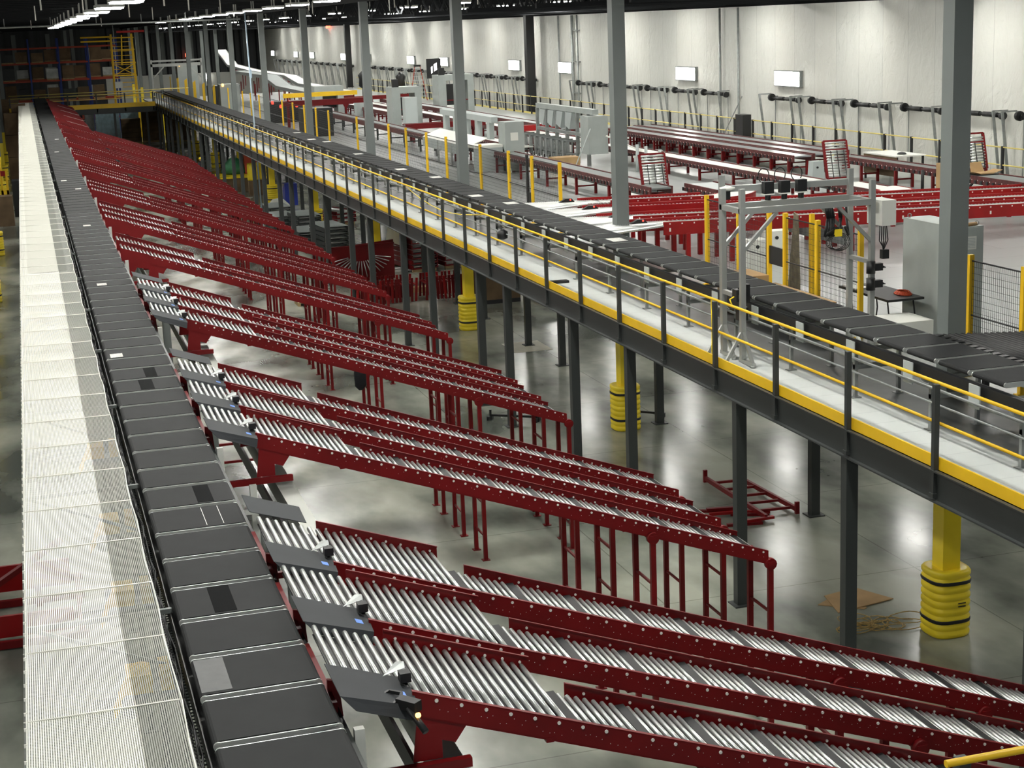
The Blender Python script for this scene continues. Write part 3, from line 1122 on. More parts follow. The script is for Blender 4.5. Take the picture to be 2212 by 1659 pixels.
for (xa, xb, m, nm) in ((NX0, NXM, NETW, 'net_mesh'), (NXM, NX1, NETG, 'net_border')):
    b = MB()
    x = xa
    ncord = int((xb - xa) / 0.0155)
    for k in range(ncord + 1):
        x = xa + (xb - xa) * k / ncord
        pts = []
        y = NY0
        while y < 34:
            pts.append((x, y, sag(x, y)))
            y += PANEL / 4
        pts.append((x, NY1, -0.01))
        for p, q in zip(pts[:-1], pts[1:]):
            w_ = 0.0039
            b._add([(p[0] - w_, p[1], p[2]), (p[0] + w_, p[1], p[2]), (q[0] + w_, q[1], q[2]), (q[0] - w_, q[1], q[2]),
                    (p[0] - w_, p[1], p[2] - 0.004), (p[0] + w_, p[1], p[2] - 0.004), (q[0] + w_, q[1], q[2] - 0.004), (q[0] - w_, q[1], q[2] - 0.004)],
                   [(0, 1, 2, 3), (7, 6, 5, 4), (0, 4, 5, 1), (2, 6, 7, 3), (1, 5, 6, 2), (3, 7, 4, 0)])
    y = NY0
    while y < NY1:
        st = 0.024 if y < 60 else 0.06
        th = 0.0026 if y < 60 else 0.006
        nseg = 4 if y < 34 else 1
        for k in range(nseg):
            x0_, x1_ = xa + (xb - xa) * k / nseg, xa + (xb - xa) * (k + 1) / nseg
            z0_, z1_ = (sag(x0_, y), sag(x1_, y)) if y < 34 else (-0.01, -0.01)
            b._add([(x0_, y, z0_), (x1_, y, z1_), (x1_, y + th, z1_), (x0_, y + th, z0_), (x0_, y, z0_ - th), (x1_, y, z1_ - th), (x1_, y + th, z1_ - th), (x0_, y + th, z0_ - th)],
                   [(0, 1, 2, 3), (7, 6, 5, 4), (0, 4, 5, 1), (2, 6, 7, 3)])
        y += st
    b.obj(nm, m, t)
b = MB()
y = NY0
while y < NY1:
    b.cyl((NX0 - 0.02, y, 0.0), (NX1, y, 0.0), 0.006, 6)
    y += PANEL
b.obj('cross_ropes', NETW, t)['kind'] = 'stuff'
b = MB()
b.cyl((NX0, NY0, 0), (NX0, NY1, 0), 0.007, 6)
pts = [(NX1 + 0.012 * math.sin(k * 1.9), NY0 + k * 0.66, 0.0) for k in range(int((NY1 - NY0) / 0.66))]
b.path(pts, 0.006, 5)
y = NY0 + 0.1
while y < 50:
    b.box(NX0 - 0.018, NX0 + 0.004, y, y + 0.012, -0.012, 0.012)
    y += 0.27
b.obj('edge_rope', NETW, t)
# walkway cantilever frame below the net (grey bars) + yellow drive brackets
t = thing('net_outrigger', 'thin steel outrigger rail holding the outer edge of the white net', 'rail', (NX0, NY0, 4.8))
b = MB((NX0, NY0, 4.8))
b.box(NX0 - 0.02, NX0 + 0.01, NY0, NY1, 4.79, 4.83)
b.obj('rail', ALU, t)
b = MB()
b.box(-0.43, 0.76, -0.02, 0.02, 4.77, 4.81)
b.bar((-0.4, 0, 4.79), (0.7, 0, 4.3), 0.03, 0.03)
ob_me = b.mesh('net_bracket', MGREY)
for i in range(30):
    o = bpy.data.objects.new('net_bracket', ob_me)
    COL.objects.link(o)
    o.location = (0, 9.0 + i * 4.0, 0)
    tag(o, 'grey bracket arm reaching out under the white net', 'bracket', 'bracket arms under the white net')
for i, y in enumerate((13.0, 15.2, 17.6, 21.0)):
    t = thing('drive_unit', 'yellow sorter drive guard seen through the white net, %s' % nth(i), 'drive unit', (0.34, y, 4.15))
    b = MB()
    b.box(0.0, 0.2, -0.16, 0.16, 0.0, 0.16)
    b.prism([(0.0, 0.0), (0.0, 0.15), (-0.14, -0.1), (-0.14, -0.2)], 'y', -0.16, -0.05)
    b.obj('guard', YEL, t)
    MB().box(0.27, 0.38, -0.16, 0.16, 0.0, 0.18).obj('guard_flap', YEL, t)
    MB().box(-0.3, 0.4, -0.12, 0.12, -0.1, -0.01).cyl((0.0, -0.35, -0.06), (0.0, 0.4, -0.06), 0.07, 10).box(0.36, 0.43, -0.05, 0.05, -0.1, 0.5).obj('motor', MGREY, t)
# cable basket between net and belt
t = thing('cable_basket', 'black wire cable basket between the net and the left belt line', 'cable tray', (0.7, 8.3, 4.7))
b = MB((0.7, 8.3, 4.7))
for x in (0.655, 0.685, 0.715, 0.745):
    b.box(x - 0.003, x + 0.003, 8.3, 129, 4.64, 4.646)
b.box(0.652, 0.658, 8.3, 129, 4.74, 4.746)
b.box(0.652, 0.658, 8.3, 129, 4.80, 4.806)
y = 8.3
while y < 70:
    b.box(0.652, 0.75, y, y + 0.006, 4.63, 4.64)
    b.box(0.652, 0.658, y, y + 0.006, 4.63, 4.82)
    y += 0.06
b.obj('wires', WIREK, t)
b = MB((0.7, 8.3, 4.7))
rr = random.Random(5)
for q in range(3):
    pts = [(0.69 + rr.uniform(-0.02, 0.03), 8.3 + k * 0.5, 4.66 + rr.uniform(0, 0.05)) for k in range(80)]
    b.path(pts, 0.008, 5)
b.obj('cables', BLACK, t)

# ================================================================== MEZZANINE
struct(MB().box(13.1, 30.15, 8, 44, D - 0.08, D).obj('floor_mezzanine', DECK))
struct(MB().box(16.4, 30.15, 44, 152, D - 0.08, D).obj('floor_conveyors', DECK))
struct(MB().box(13.1, 16.4, 44, 152, D - 0.08, D).obj('floor_aisle', walkdeck('grey_aisle_board', srgb(128, 131, 129), srgb(95, 98, 98), 2.4, 0.6, 0.35)))
struct(MB().box(11.6, 13.1, 8, 152, D - 0.08, D).obj('floor_sorter', mat('mottled_dark_deck', srgb(112, 115, 115), 0.42, noise=0.45, nscale=1.0)))  # deck strip under the right sorter, coloured darker and mottled
struct(MB().box(10.45, 11.6, 8, 152, D - 0.08, D).obj('floor_walkway', WALK))
t = thing('edge_beam', 'dark grey edge beam with bright yellow toe board along the mezzanine', 'beam', (10.4, 8, 3.4))
b = MB((10.4, 8, 3.4))
b.box(10.40, 10.42, 8, 141, D - 0.4, D - 0.0)
b.box(10.34, 10.42, 8, 141, D - 0.02, D)
b.box(10.34, 10.42, 8, 141, D - 0.41, D - 0.39)
b.obj('channel', DGREY, t)
MB((10.4, 8, 3.4)).box(10.425, 10.45, 8, 139.5, D, D + 0.16).obj('toe_board', YEL, t)
# guard rail posts
t = thing('guard_rail', 'yellow two-line handrail with dark posts along the mezzanine walkway', 'railing', (10.45, 8, D))
b = MB((10.45, 8, D))
b.cyl((10.5, 8, D + 1.07), (10.5, 139.8, D + 1.07), 0.024, 8)
b.obj('top_rail', YEL, t)
b = MB((10.45, 8, D))
b.cyl((10.5, 8, D + 0.56), (10.5, 139.8, D + 0.56), 0.022, 8)
b.obj('middle_rail', YEL, t)
pm_ = MB()
pm_.box(-0.035, 0.035, -0.035, 0.035, -0.32, 1.09)
pm_.box(-0.05, 0.05, -0.05, 0.05, -0.36, -0.3)
pm_ = pm_.mesh('post', DGREY)
for i in range(56):
    y = 14.65 + i * 2.225
    if y > 139:
        break
    o = bpy.data.objects.new('post', pm_)
    COL.objects.link(o)
    o.parent = t
    o.location = (10.385 - 10.45, y - 8, 0)
# floor posts of mezzanine
fp = MB()
fp.box(-0.02, 0.0, -0.1, 0.1, 0, D - 0.4)
b = MB()
b.box(-0.09, 0.09, -0.08, 0.08, 0, D - 0.4)
b.box(-0.16, 0.16, -0.16, 0.16, 0, 0.02)
mp_me = b.mesh('mezzanine_post', DGREY)
fy_ = [14.8, 19.16, 22.78, 27.67, 30.95, 35.75, 38.17, 43.2, 46.64]
y = 46.64
k = 0
while y < 134:
    y += 4.8 if k % 2 == 0 else 3.3
    fy_.append(y)
    k += 1
for i, y in enumerate(fy_):
    o = bpy.data.objects.new('mezzanine_post', mp_me)
    COL.objects.link(o)
    o.location = (10.45, y, 0)
    tag(o, 'dark square post under the walkway edge, %s of the front row' % nth(i), 'post')
ry_ = [18.2, 26.6, 34.5, 41.77, 44.95]
y = 45
k = 0
while y < 132:
    y += 4.8 if k % 2 == 0 else 3.3
    ry_.append(y)
    k += 1
for i, y in enumerate(ry_):
    o = bpy.data.objects.new('mezzanine_post', mp_me)
    COL.objects.link(o)
    o.location = (13.75, y, 0)
    tag(o, 'dark square post on a base plate, %s of the back row under the mezzanine' % nth(i), 'post')
jb = MB()
jb.box(10.45, 30, -0.05, 0.05, D - 0.34, D - 0.09)
jb_me = jb.mesh('deck_joist', DGREY)
for i in range(50):
    o = bpy.data.objects.new('deck_joist', jb_me)
    COL.objects.link(o)
    o.location = (0, 10 + i * 2.7, 0)
    tag(o, 'dark cross beam under the mezzanine deck', 'beam', 'cross beams below the mezzanine deck')

# ---- far crossing bridge
struct(MB().box(-1.2, 10.44, 136.2, 140.5, D - 0.08, D).obj('floor_bridge', WALK))
t = thing('crossing_bridge', 'yellow-edged bridge joining both sorter lines at the far end', 'bridge', (5, 136, D))
o_ = (5, 136, D)
MB(o_).box(-1.2, 10.3, 136.0, 136.15, D - 0.45, D).obj('edge_beam', DGREY, t)
MB(o_).box(-1.2, 10.3, 135.95, 136.0, D, D + 0.36).obj('toe_board', YEL, t)
MB(o_).cyl((-1.2, 136.1, D + 1.1), (10.4, 136.1, D + 1.1), 0.04, 6).cyl((-1.2, 139.9, D + 1.2), (14, 139.9, D + 1.2), 0.04, 6).obj('top_rail', YELPALE, t)
MB(o_).cyl((-1.2, 136.1, D + 0.75), (10.4, 136.1, D + 0.75), 0.035, 6).obj('middle_rail', YELPALE, t)
for i in range(6):
    MB(o_).box(-1.15 + i * 2.25, -1.05 + i * 2.25, 136.0, 136.1, D - 0.3, D + 1.15).obj('post', DGREY, t)
for i, x in enumerate((-0.9, 3.6, 7.0, 9.6)):
    o = bpy.data.objects.new('mezzanine_post', mp_me)
    COL.objects.link(o)
    o.location = (x, 136.5, 0)
    tag(o, 'dark post under the far yellow crossing bridge, number %s from the left' % ['one', 'two', 'three', 'four'][i], 'post')

# ---- guard rail by the wall
t = thing('wall_side_railing', 'pale yellow railing with black posts along the deck edge by the white wall', 'railing', (30, 30, D))
o_ = (30, 30, D)
for z in (1.07, 0.5):
    MB(o_).cyl((30, 30, D + z), (30, 150, D + z), 0.024, 6).obj('rail', YELPALE, t)
pmx = MB().box(-0.04, 0.04, -0.04, 0.04, -0.1, 1.1).mesh('post', BLACK)
for i in range(62):
    o = bpy.data.objects.new('post', pmx)
    COL.objects.link(o)
    o.parent = t
    o.location = (0, 6 + i * 1.87 - 30 + 30 - 6 + 2, 0)
tag(MB().box(30.05, 30.1, 30, 150, D, D + 0.1).obj('toe_plate', YELPALE), 'pale yellow toe plate along the deck edge by the white wall', 'toe board')

# ---- mesh fence behind the sorter
fence_x = 13.6


FY = [19.8, 21.2, 24.6, 26.19, 27.5, 28.2, 29.6, 31.2, 41.0, 43.5, 45.8, 48.9, 53.2, 56.0, 59.2, 62.2, 65.4, 68.5, 75.2, 78.6, 82.0, 85.6, 89.2, 94.5, 98.2, 102.0, 105.8, 109.6, 113.4]
fp_me = MB().box(-0.04, 0.04, -0.04, 0.04, 0, 1.9).box(-0.09, 0.09, -0.06, 0.06, 0, 0.012).mesh('fence_post', YEL)
for i, y in enumerate(FY):
    o = bpy.data.objects.new('fence_post', fp_me)
    COL.objects.link(o)
    o.location = (fence_x, y, D)
    tag(o, 'upright yellow fence post behind the right sorter line, %s' % nth(i), 'fence post')
for i, (x, y) in enumerate([(13.95, 27.1), (14.75, 24.9)]):
    o = bpy.data.objects.new('fence_post', fp_me)
    COL.objects.link(o)
    o.location = (x, y, D)
    tag(o, ['yellow fence post behind the right legs of the scanner gantry', 'yellow fence post against the left side of the grey cabinet'][i], 'fence post')


def mesh_panel(y0, y1, label, x=fence_x):
    t = thing('mesh_panel', label, 'mesh panel', (x, y0, D + 0.12))
    L_ = y1 - y0
    b = MB()
    n = max(2, int(L_ / (0.05 if y0 < 50 else 0.1)))
    for k in range(n + 1):
        y = L_ * k / n
        b.box(-0.002, 0.002, y - 0.002, y + 0.002, 0, 1.7)
    for k in range(18):
        z = 1.7 * k / 17
        b.box(-0.002, 0.002, 0, L_, z - 0.002, z + 0.002)
    b.obj('wire_mesh', WIREK, t)
    MB().box(-0.012, 0.012, 0, L_, 0, 0.02).box(-0.012, 0.012, 0, L_, 0.84, 0.86).box(-0.012, 0.012, 0, L_, 1.68, 1.7).obj('frame', BLACK, t)


prs = [(19.85, 21.15), (24.65, 26.15), (26.25, 27.45), (28.25, 29.55), (29.65, 31.15), (41.05, 43.4), (43.6, 45.75), (45.85, 48.85), (49.0, 53.1), (53.3, 55.9), (56.1, 59.1), (59.3, 62.1), (62.3, 65.3), (65.5, 68.4), (68.6, 75.1), (75.3, 81.9), (82.1, 89.1), (89.3, 98.1), (98.3, 105.7)]
for i, (a, c) in enumerate(prs):
    mesh_panel(a, c, 'black wire mesh fence panel between two yellow posts, %s one' % nth(i))
# fence door leaf with black centre plate
t = thing('fence_gate', 'black-framed fence gate leaf with a solid lock plate inside the gantry opening', 'gate', (fence_x, 27.55, D))
MB().box(-0.03, 0.03, 0.62, 0.74, 0, 1.9).obj('stile', BLACK, t)
MB().box(-0.02, 0.02, 0.02, 0.62, 0.85, 1.2).obj('lock_plate', BLACK, t)
t = thing('fence_gate', 'black fence gate stile with lock plate between the distant yellow posts', 'gate', (fence_x, 43.6, D))
MB().box(-0.03, 0.03, 0.3, 0.42, 0, 1.9).obj('stile', BLACK, t)
MB().box(-0.02, 0.02, -0.1, 0.3, 0.5, 0.85).obj('lock_plate', BLACK, t)

# ---- chutes leaving the right sorter
rc = [(33.9, 34.75, 13.7), (35.3, 36.2, 13.5), (37.2, 38.1, 13.8), (39.0, 39.9, 14.3)]
for i, (y0, y1, xs) in enumerate(rc):
    t = thing('takeaway_conveyor', 'bright red-sided roller conveyor leading right from the right sorter, %s' % nth(i), 'conveyor', (12.3, y0, D))
    o_ = (12.3, y0, D)
    x1 = 30.0 if i < 3 else 17.2
    zz = lambda x: BZ - 0.06 - 0.024 * (x - 12.2)
    for yy in (y0, y1):
        b = MB(o_)
        xa = xs if yy == y0 else xs - 0.6
        b.prism([(xa, zz(xa) + 0.08), (x1, zz(x1) + 0.08), (x1, zz(x1) - 0.22), (xa, zz(xa) - 0.22)], 'y', yy - 0.02, yy + 0.02)
        b.obj('side_rail', REDB, t)
    b = MB(o_)
    x = 12.2
    while x < x1:
        b.cyl((x, y0 + 0.03 if x > 13.7 else y0 - 0.95 + (x - 12.2) * 0.6, zz(x)), (x, y1 - 0.03, zz(x)), 0.025, 8)
        x += 0.058 if x < 14 else 0.1
    b.obj('rollers', STEEL, t)
    b = MB(o_)
    for k in range(int((x1 - xs) / 0.3)):
        x = xs + 0.15 + k * 0.3
        b.box(x - 0.015, x + 0.015, y0 - 0.03, y0 - 0.02, zz(x) + 0.02, zz(x) + 0.05)
        if k % 4 == 0:
            b.box(x - 0.02, x + 0.02, y0 - 0.03, y0 - 0.02, zz(x) - 0.14, zz(x) - 0.06)
    b.obj('fasteners', ZINC, t)
    for x in (xs + 0.6, xs + 1.7, 18.5, 21.5, 25.0):
        if x > x1:
            continue
        for yy in (y0, y1):
            b = MB(o_)
            b.box(x - 0.05, x + 0.05, yy - 0.04, yy + 0.04, D, zz(x) - 0.2)
            b.obj('leg', REDB, t)
    s = thing('photo_sensor', 'little black sensor wedge on the entry of the %s red takeaway conveyor' % nth(i), 'sensor', (13.1, y0 + 0.0, BZ))
    MB().prism([(-0.22, 0), (0.2, 0.0), (0.12, 0.09), (-0.05, 0.09)], 'y', -0.05, 0.05).obj('body', BLACK, s)
    MB().cyl((0.08, -0.05, 0.06), (0.08, -0.07, 0.06), 0.02, 8).obj('indicator', REDL, s)
# red solid guard panel
b = MB()
b.prism([(13.6, 4.98), (17.4, 4.9), (17.4, 4.62), (13.6, 4.62)], 'y', 36.55, 36.6)
tag(b.obj('red_barrier', REDB), 'tall solid bright red side panel between the takeaway conveyors', 'panel')
# black roller chute near right edge
t = thing('black_roller_chute', 'dark roller chute leaving the right sorter at the right edge', 'roller chute', (12.2, 17.4, D))
b = MB((12.2, 17.4, D))
for k in range(34):
    x = 12.25 + k * 0.09
    yb = 17.2 + (0.0 if x > 13.2 else 0)
    b.cyl((x, 17.3 + 0.5 * 0, BZ - 0.06 - 0.03 * (x - 12.2)), (x, 19.9 - 0.15 * (x - 12.2), BZ - 0.06 - 0.03 * (x - 12.2)), 0.034, 8)
b.obj('rollers', DKROLL, t)
b = MB((12.2, 17.4, D))
b.box(12.2, 15.4, 17.22, 17.26, BZ - 0.3, BZ - 0.05)
b.box(13.0, 15.4, 19.8, 19.84, BZ - 0.35, BZ - 0.12)
for k in range(14):
    b.box(12.14, 12.26, 17.4 + k * 0.18, 17.5 + k * 0.18, BZ - 0.1, BZ - 0.02)
for x in (13.0, 15.2):
    for yy in (17.3, 19.8):
        b.box(x - 0.04, x + 0.04, yy - 0.04, yy + 0.04, D, BZ - 0.3)
b.obj('frame', BLACK, t)

# ================================================================== CONVEYOR LINES BY THE WALL
SHEEN = mat('grey_belt_sheen', srgb(140, 144, 146), 0.25)
BROWN = mat('mottled_brown_rail', srgb(96, 34, 32), 0.55, noise=0.55, nscale=7)


def line_conveyor(x0, x1, y0, y1, zt, label, surf=WHITE, rails=None, pitch=3.0, leg=True, name='line_conveyor', legm=None, skirt=0.2):
    o_ = (x0, y0, D)
    t = thing(name, label, 'conveyor', o_)
    legm = legm or RED
    rails = BROWN
    for x in (x0, x1):
        MB(o_).box(x - 0.025, x + 0.025, y0, y1, zt - skirt, zt + 0.03).obj('side_rail', rails, t)
    MB(o_).box(x0 + 0.03, x1 - 0.03, y0, y1, zt - 0.05, zt - 0.0).obj('belt', surf, t)
    b = MB(o_)
    y = y0 + 0.1
    while y < y1 and y < 75:
        b.box(x0 - 0.03, x0 - 0.026, y + 0.02, y + 0.05, zt - skirt * 0.5, zt - skirt * 0.5 + 0.03, 0)
        b.box(x0 - 0.05, x0 - 0.026, y + 0.1, y + 0.2, zt - skirt * 0.95, zt - skirt * 0.45, 1)
        y += 0.3
    if b.v:
        b.obj('roller_brackets', [ZINC, BLACK], t)['kind'] = 'stuff'
    if leg:
        y = y0 + 0.4
        while y < y1:
            b = MB(o_)
            for x in (x0, x1):
                b.box(x - 0.04, x + 0.04, y - 0.04, y + 0.04, D, zt - skirt)
            b.box(x0, x1, y - 0.02, y + 0.02, D + 0.25, D + 0.3)
            b.obj('leg_frame', legm, t)
            y += pitch
    return t


line_conveyor(17.08, 17.75, 43.2, 66, 4.62, 'long red and grey belt conveyor nearest the yellow fence posts, ending at the upright gate', MGREY, RED, 3.1)
line_conveyor(17.08, 17.75, 68, 104, 4.62, 'dark conveyor line far behind the yellow fence posts and grey bag machine', MGREY, RED, 3.1, legm=DGREY)
line_conveyor(22.15, 22.9, 42.6, 62, 4.45, 'long conveyor with a glaring white belt in the middle of the mezzanine', WHITE, RED, 2.8)
line_conveyor(22.15, 22.9, 64.5, 112, 4.45, 'far white-belted conveyor running past the grey machines', WHITE, RED, 2.8)
line_conveyor(25.3, 26.0, 50.5, 70.0, 4.55, 'grey-topped conveyor, front one of the three side by side near the wall railing', SHEEN, RED, 1.4)
line_conveyor(26.25, 26.9, 50.8, 70.0, 4.55, 'grey-topped conveyor, middle one of the three side by side near the wall railing', SHEEN, RED, 1.4)
line_conveyor(27.1, 27.8, 51.2, 70.0, 4.55, 'grey-topped conveyor, rear one of the three side by side near the wall railing', SHEEN, RED, 1.4)
line_conveyor(26.2, 26.8, 42.6, 49.2, 4.6, 'red roller conveyor before the wooden work table near the white wall', MGREY, RED, 2.2)
line_conveyor(26.0, 26.9, 30.5, 40.6, 4.6, 'red roller conveyor at the right edge beside the scissor lift table', MGREY, RED, 3.0)
line_conveyor(24.0, 24.7, 72, 112, 4.5, 'brown-railed conveyor running under the railing towards the framed machine', LGREY, RED, 2.2)
line_conveyor(19.6, 20.3, 64.5, 71, 4.35, 'short white-topped feeder conveyor behind the brown carton', WHITE, RED, 1.2)
line_conveyor(20.6, 21.3, 92, 112, 4.5, 'short white conveyor before the distant grey cabinet machine', WHITE, RED, 2.2)
# grey floor-level ducts between legs (low grey beams seen under the lines)
for i, (x, y0, y1, lb) in enumerate([(17.95, 33, 62, 'low grey duct on the deck under the conveyor nearest the fence'), (23.3, 40, 62, 'low grey duct on the deck under the white-belted conveyor'), (27.9, 36, 50, 'low grey duct on the deck near the scissor table')]):
    tag(MB().box(x, x + 0.1, y0, y1, D + 0.25, D + 0.5).obj('floor_duct', MGREY), lb, 'duct')


# red cross conveyors (along X)
def cross_conveyor(x0, x1, y, zt, label, m=RED, surf=MGREY):
    o_ = (x0, y, D)
    t = thing('cross_conveyor', label, 'conveyor', o_)
    for yy in (y, y + 0.6):
        MB(o_).box(x0, x1, yy - 0.03, yy + 0.03, zt - 0.25, zt).obj('side_rail', m, t)
    MB(o_).box(x0, x1, y, y + 0.6, zt - 0.1, zt - 0.03).obj('belt', surf, t)
    for x in (x0 + 0.4, x1 - 0.5):
        for yy in (y, y + 0.6):
            b = MB(o_)
            b.box(x - 0.06, x + 0.06, yy - 0.05, yy + 0.05, D, zt - 0.25)
            b.prism([(x - 0.06, zt - 0.5), (x - 0.2, zt - 0.25), (x + 0.2, zt - 0.25), (x + 0.06, zt - 0.5)], 'y', yy - 0.03, yy + 0.03)
            b.obj('leg', m, t)


cross_conveyor(17.8, 21.9, 77.5, 4.75, 'deep red cross conveyor in front of the grey cabinet machine')
cross_conveyor(21.4, 25.2, 72.2, 4.7, 'bright red cross conveyor beside the black wall column', REDB)
cross_conveyor(19.0, 27.0, 112, 4.75, 'far red cross conveyor with yellow rail', RED, YEL)
cross_conveyor(14.8, 20.5, 104, 4.9, 'far dark red conveyor behind the distant grey columns', RED)


# curved conveyors
def curve_conveyor(cx, cy, r0, r1, a0, a1, zt, label, surf=WHITE):
    o_ = (cx, cy, D)
    t = thing('curved_conveyor', label, 'conveyor', o_)
    n = 16
    for rr_, nm in ((r0, 'inner_rail'), (r1, 'outer_rail')):
        b = MB(o_)
        pts = []
        for k in range(n + 1):
            a = a0 + (a1 - a0) * k / n
            pts.append((cx + rr_ * math.cos(a), cy + rr_ * math.sin(a)))
        for p, q in zip(pts[:-1], pts[1:]):
            b.bar((p[0], p[1], zt - 0.09), (q[0], q[1], zt - 0.09), 0.04, 0.26)
        b.obj(nm, REDB, t)
    b = MB(o_)
    for k in range(n):
        a = a0 + (a1 - a0) * k / n
        c = a0 + (a1 - a0) * (k + 1) / n
        b.quad((cx + r0 * math.cos(a), cy + r0 * math.sin(a), zt), (cx + r1 * math.cos(a), cy + r1 * math.sin(a), zt),
               (cx + r1 * math.cos(c), cy + r1 * math.sin(c), zt), (cx + r0 * math.cos(c), cy + r0 * math.sin(c), zt), -0.03)
    b.obj('belt', surf, t)
    for a in (a0 + 0.15, (a0 + a1) / 2, a1 - 0.1):
        for rr_ in (r0, r1):
            x, y = cx + rr_ * math.cos(a), cy + rr_ * math.sin(a)
            MB(o_).box(x - 0.05, x + 0.05, y - 0.05, y + 0.05, D, zt - 0.2).obj('leg', REDB, t)


curve_conveyor(17.2, 40.9, 1.0, 1.9, -math.pi / 2, -0.1, 4.68, 'curved white belt conveyor joining the farthest red takeaway conveyor')
curve_conveyor(21.6, 39.9, 0.9, 1.8, -math.pi / 2 - 0.3, 0.25, 4.5, 'white curved conveyor with red sides before the large cardboard table')
line_conveyor(18.15, 19.05, 40.9, 43.2, 4.68, 'short grey straight conveyor leading from the curve to the upright gate', LGREY, RED, 1.6)
line_conveyor(22.5, 23.4, 40.2, 42.4, 4.47, 'short white belt conveyor between the curve and the upright gate', WHITE, RED, 1.6)
# raised roller gates


def roller_gate(x, y, z0, label, w_=0.78, h_=1.15):
    t = thing('roller_gate', label, 'gate', (x, y, z0))
    b = MB()
    for xx in (0, w_):
        b.bar((xx, 0, 0), (xx - 0.06, 0.18, h_), 0.06, 0.08, up=(1, 0, 0))
    for z in (0.0, h_ * 0.76, h_):
        b.bar((0 - 0.06 * z / h_, 0.18 * z / h_, z), (w_ - 0.06 * z / h_, 0.18 * z / h_, z), 0.05, 0.05)
    b.obj('frame', RED, t)
    b = MB()
    k = 0
    z = 0.07
    while z < h_ - 0.05:
        b.cyl((0.03 - 0.06 * z / h_, 0.16 * z / h_ + 0.0, z), (w_ - 0.09 * z / h_, 0.16 * z / h_, z), 0.028, 8)
        z += 0.085
    b.obj('rollers', STEEL, t)
    b = MB()
    for xx in (0.2, 0.42, 0.66):
        b.bar((xx, -0.05, 0.0), (xx - 0.05, 0.08, h_ * 0.74), 0.02, 0.02, up=(1, 0, 0))
    b.obj('drive_belts', BLACK, t)
    MB().box(0.0, 0.06, -0.05, 0.05, D - z0, 0).box(w_ - 0.06, w_, -0.05, 0.05, D - z0, 0).obj('legs', RED, t)


roller_gate(17.3, 44.3, 4.35, 'raised red roller gate standing upright at the end of the conveyor nearest the fence')
roller_gate(23.85, 45.3, 4.3, 'raised red roller gate in the middle, at the end of the white-belted conveyor')
roller_gate(26.6, 41.9, 4.65, 'raised red roller gate half hidden behind the right grey column, above a carton', 0.75, 1.05)

# ================================================================== SCANNER GANTRY
t = thing('scanner_gantry', 'aluminium profile gantry with black cameras straddling the right sorter line', 'gantry', (10.85, 23.6, D))
o_ = (10.85, 23.6, D)
GX0, GX1, GYF, GYB = 10.9, 13.25, 23.6, 24.35


def prof(p, q, nm, s=0.085):
    b = MB(o_)
    p, q = Vector(p), Vector(q)
    b.bar(p, q, s, s)
    d = (q - p).normalized()
    b.obj(nm, ALU, t)


for x, y, zt in ((GX0, GYF, 6.72), (GX0, GYB, 6.66), (GX1, GYF, 6.72), (GX1, GYB, 6.85)):
    prof((x, y, D + 0.08), (x, y, zt), 'post')
prof((GX0 + 0.12, GYB + 0.3, D + 0.4), (GX0 + 0.12, GYB + 0.3, 6.85), 'post')
prof((GX0, GYF, 6.36), (GX1, GYF, 6.36), 'top_beam', 0.1)
prof((GX0, GYB, 6.36), (GX1, GYB, 6.36), 'top_beam', 0.1)
prof((GX0 + 0.1, GYB + 0.3, 6.62), (GX1, GYB + 0.05, 6.62), 'camera_beam', 0.1)
for x in (GX0, GX1):
    prof((x, GYF, 6.36), (x, GYB + 0.05, 6.36), 'side_beam')
    prof((x, GYF, D + 1.5 if x > 12 else D + 1.1), (x, GYB, D + 1.5 if x > 12 else D + 1.1), 'side_beam', 0.07)
    prof((x, GYF, D + 0.35), (x, GYB, D + 0.35), 'side_beam', 0.07)
for y in (GYF, GYB):
    prof((GX0 + 0.03, y, 5.72), (GX0 + 0.62, y, 6.31), 'brace', 0.055)
    prof((GX1 - 0.03, y, 5.72), (GX1 - 0.62, y, 6.31), 'brace', 0.055)
for x, y in ((GX0, GYF), (GX0, GYB), (GX1, GYF), (GX1, GYB)):
    b = MB(o_)
    sg = -1 if x < 12 else 1
    b.bar((x, y, D + 0.55), (x, y - 0.38, D + 0.06), 0.05, 0.05)
    b.bar((x, y, D + 0.55), (x + sg * 0.3, y, D + 0.06), 0.05, 0.05)
    b.bar((x, y - 0.42, D + 0.05), (x, y + 0.1, D + 0.05), 0.06, 0.06)
    b.cyl((x, y - 0.4, D), (x, y - 0.4, D + 0.04), 0.04, 8)
    b.obj('foot_brace', WHITE if x > 12 else ALU, t)
for i, x in enumerate((11.75, 12.05, 12.36)):
    c = thing('scan_camera', 'black scan camera clamped on the gantry beam, %s' % ['left one', 'centre one', 'right one'][i], 'camera', (x, GYB + 0.1, 6.5))
    MB().box(-0.085, 0.085, -0.1, 0.02, 0.02, 0.22).obj('housing', BLACK, c)
    MB().cyl((0, -0.04, 0.02), (0, -0.04, -0.09), 0.05, 12).obj('lens_barrel', BLACK, c)
    MB().box(-0.09, 0.09, -0.11, 0.03, 0.0, 0.02).obj('clamp', WHITE, c)
    b = MB()
    b.path([(0.1 * math.cos(a) - 0.06, 0.0, 0.32 + 0.12 * math.sin(a)) for a in np.linspace(-0.8, 4.2, 14)], 0.009, 6)
    b.obj('cable', BLACK, c)
t2 = thing('electrical_box', 'white electrical box mounted outside the right post of the gantry', 'electrical box', (13.38, 23.5, 5.75))
MB().box(0.0, 0.26, 0, 0.5, 0.2, 0.62).obj('enclosure', WHITE, t2)
b = MB()
for k in range(5):
    b.path([(0.02 + k * 0.03, 0.1, 0.2), (0.0 + k * 0.04, 0.08, -0.05), (0.05, 0.05, -0.15 - 0.02 * k)], 0.01, 5)
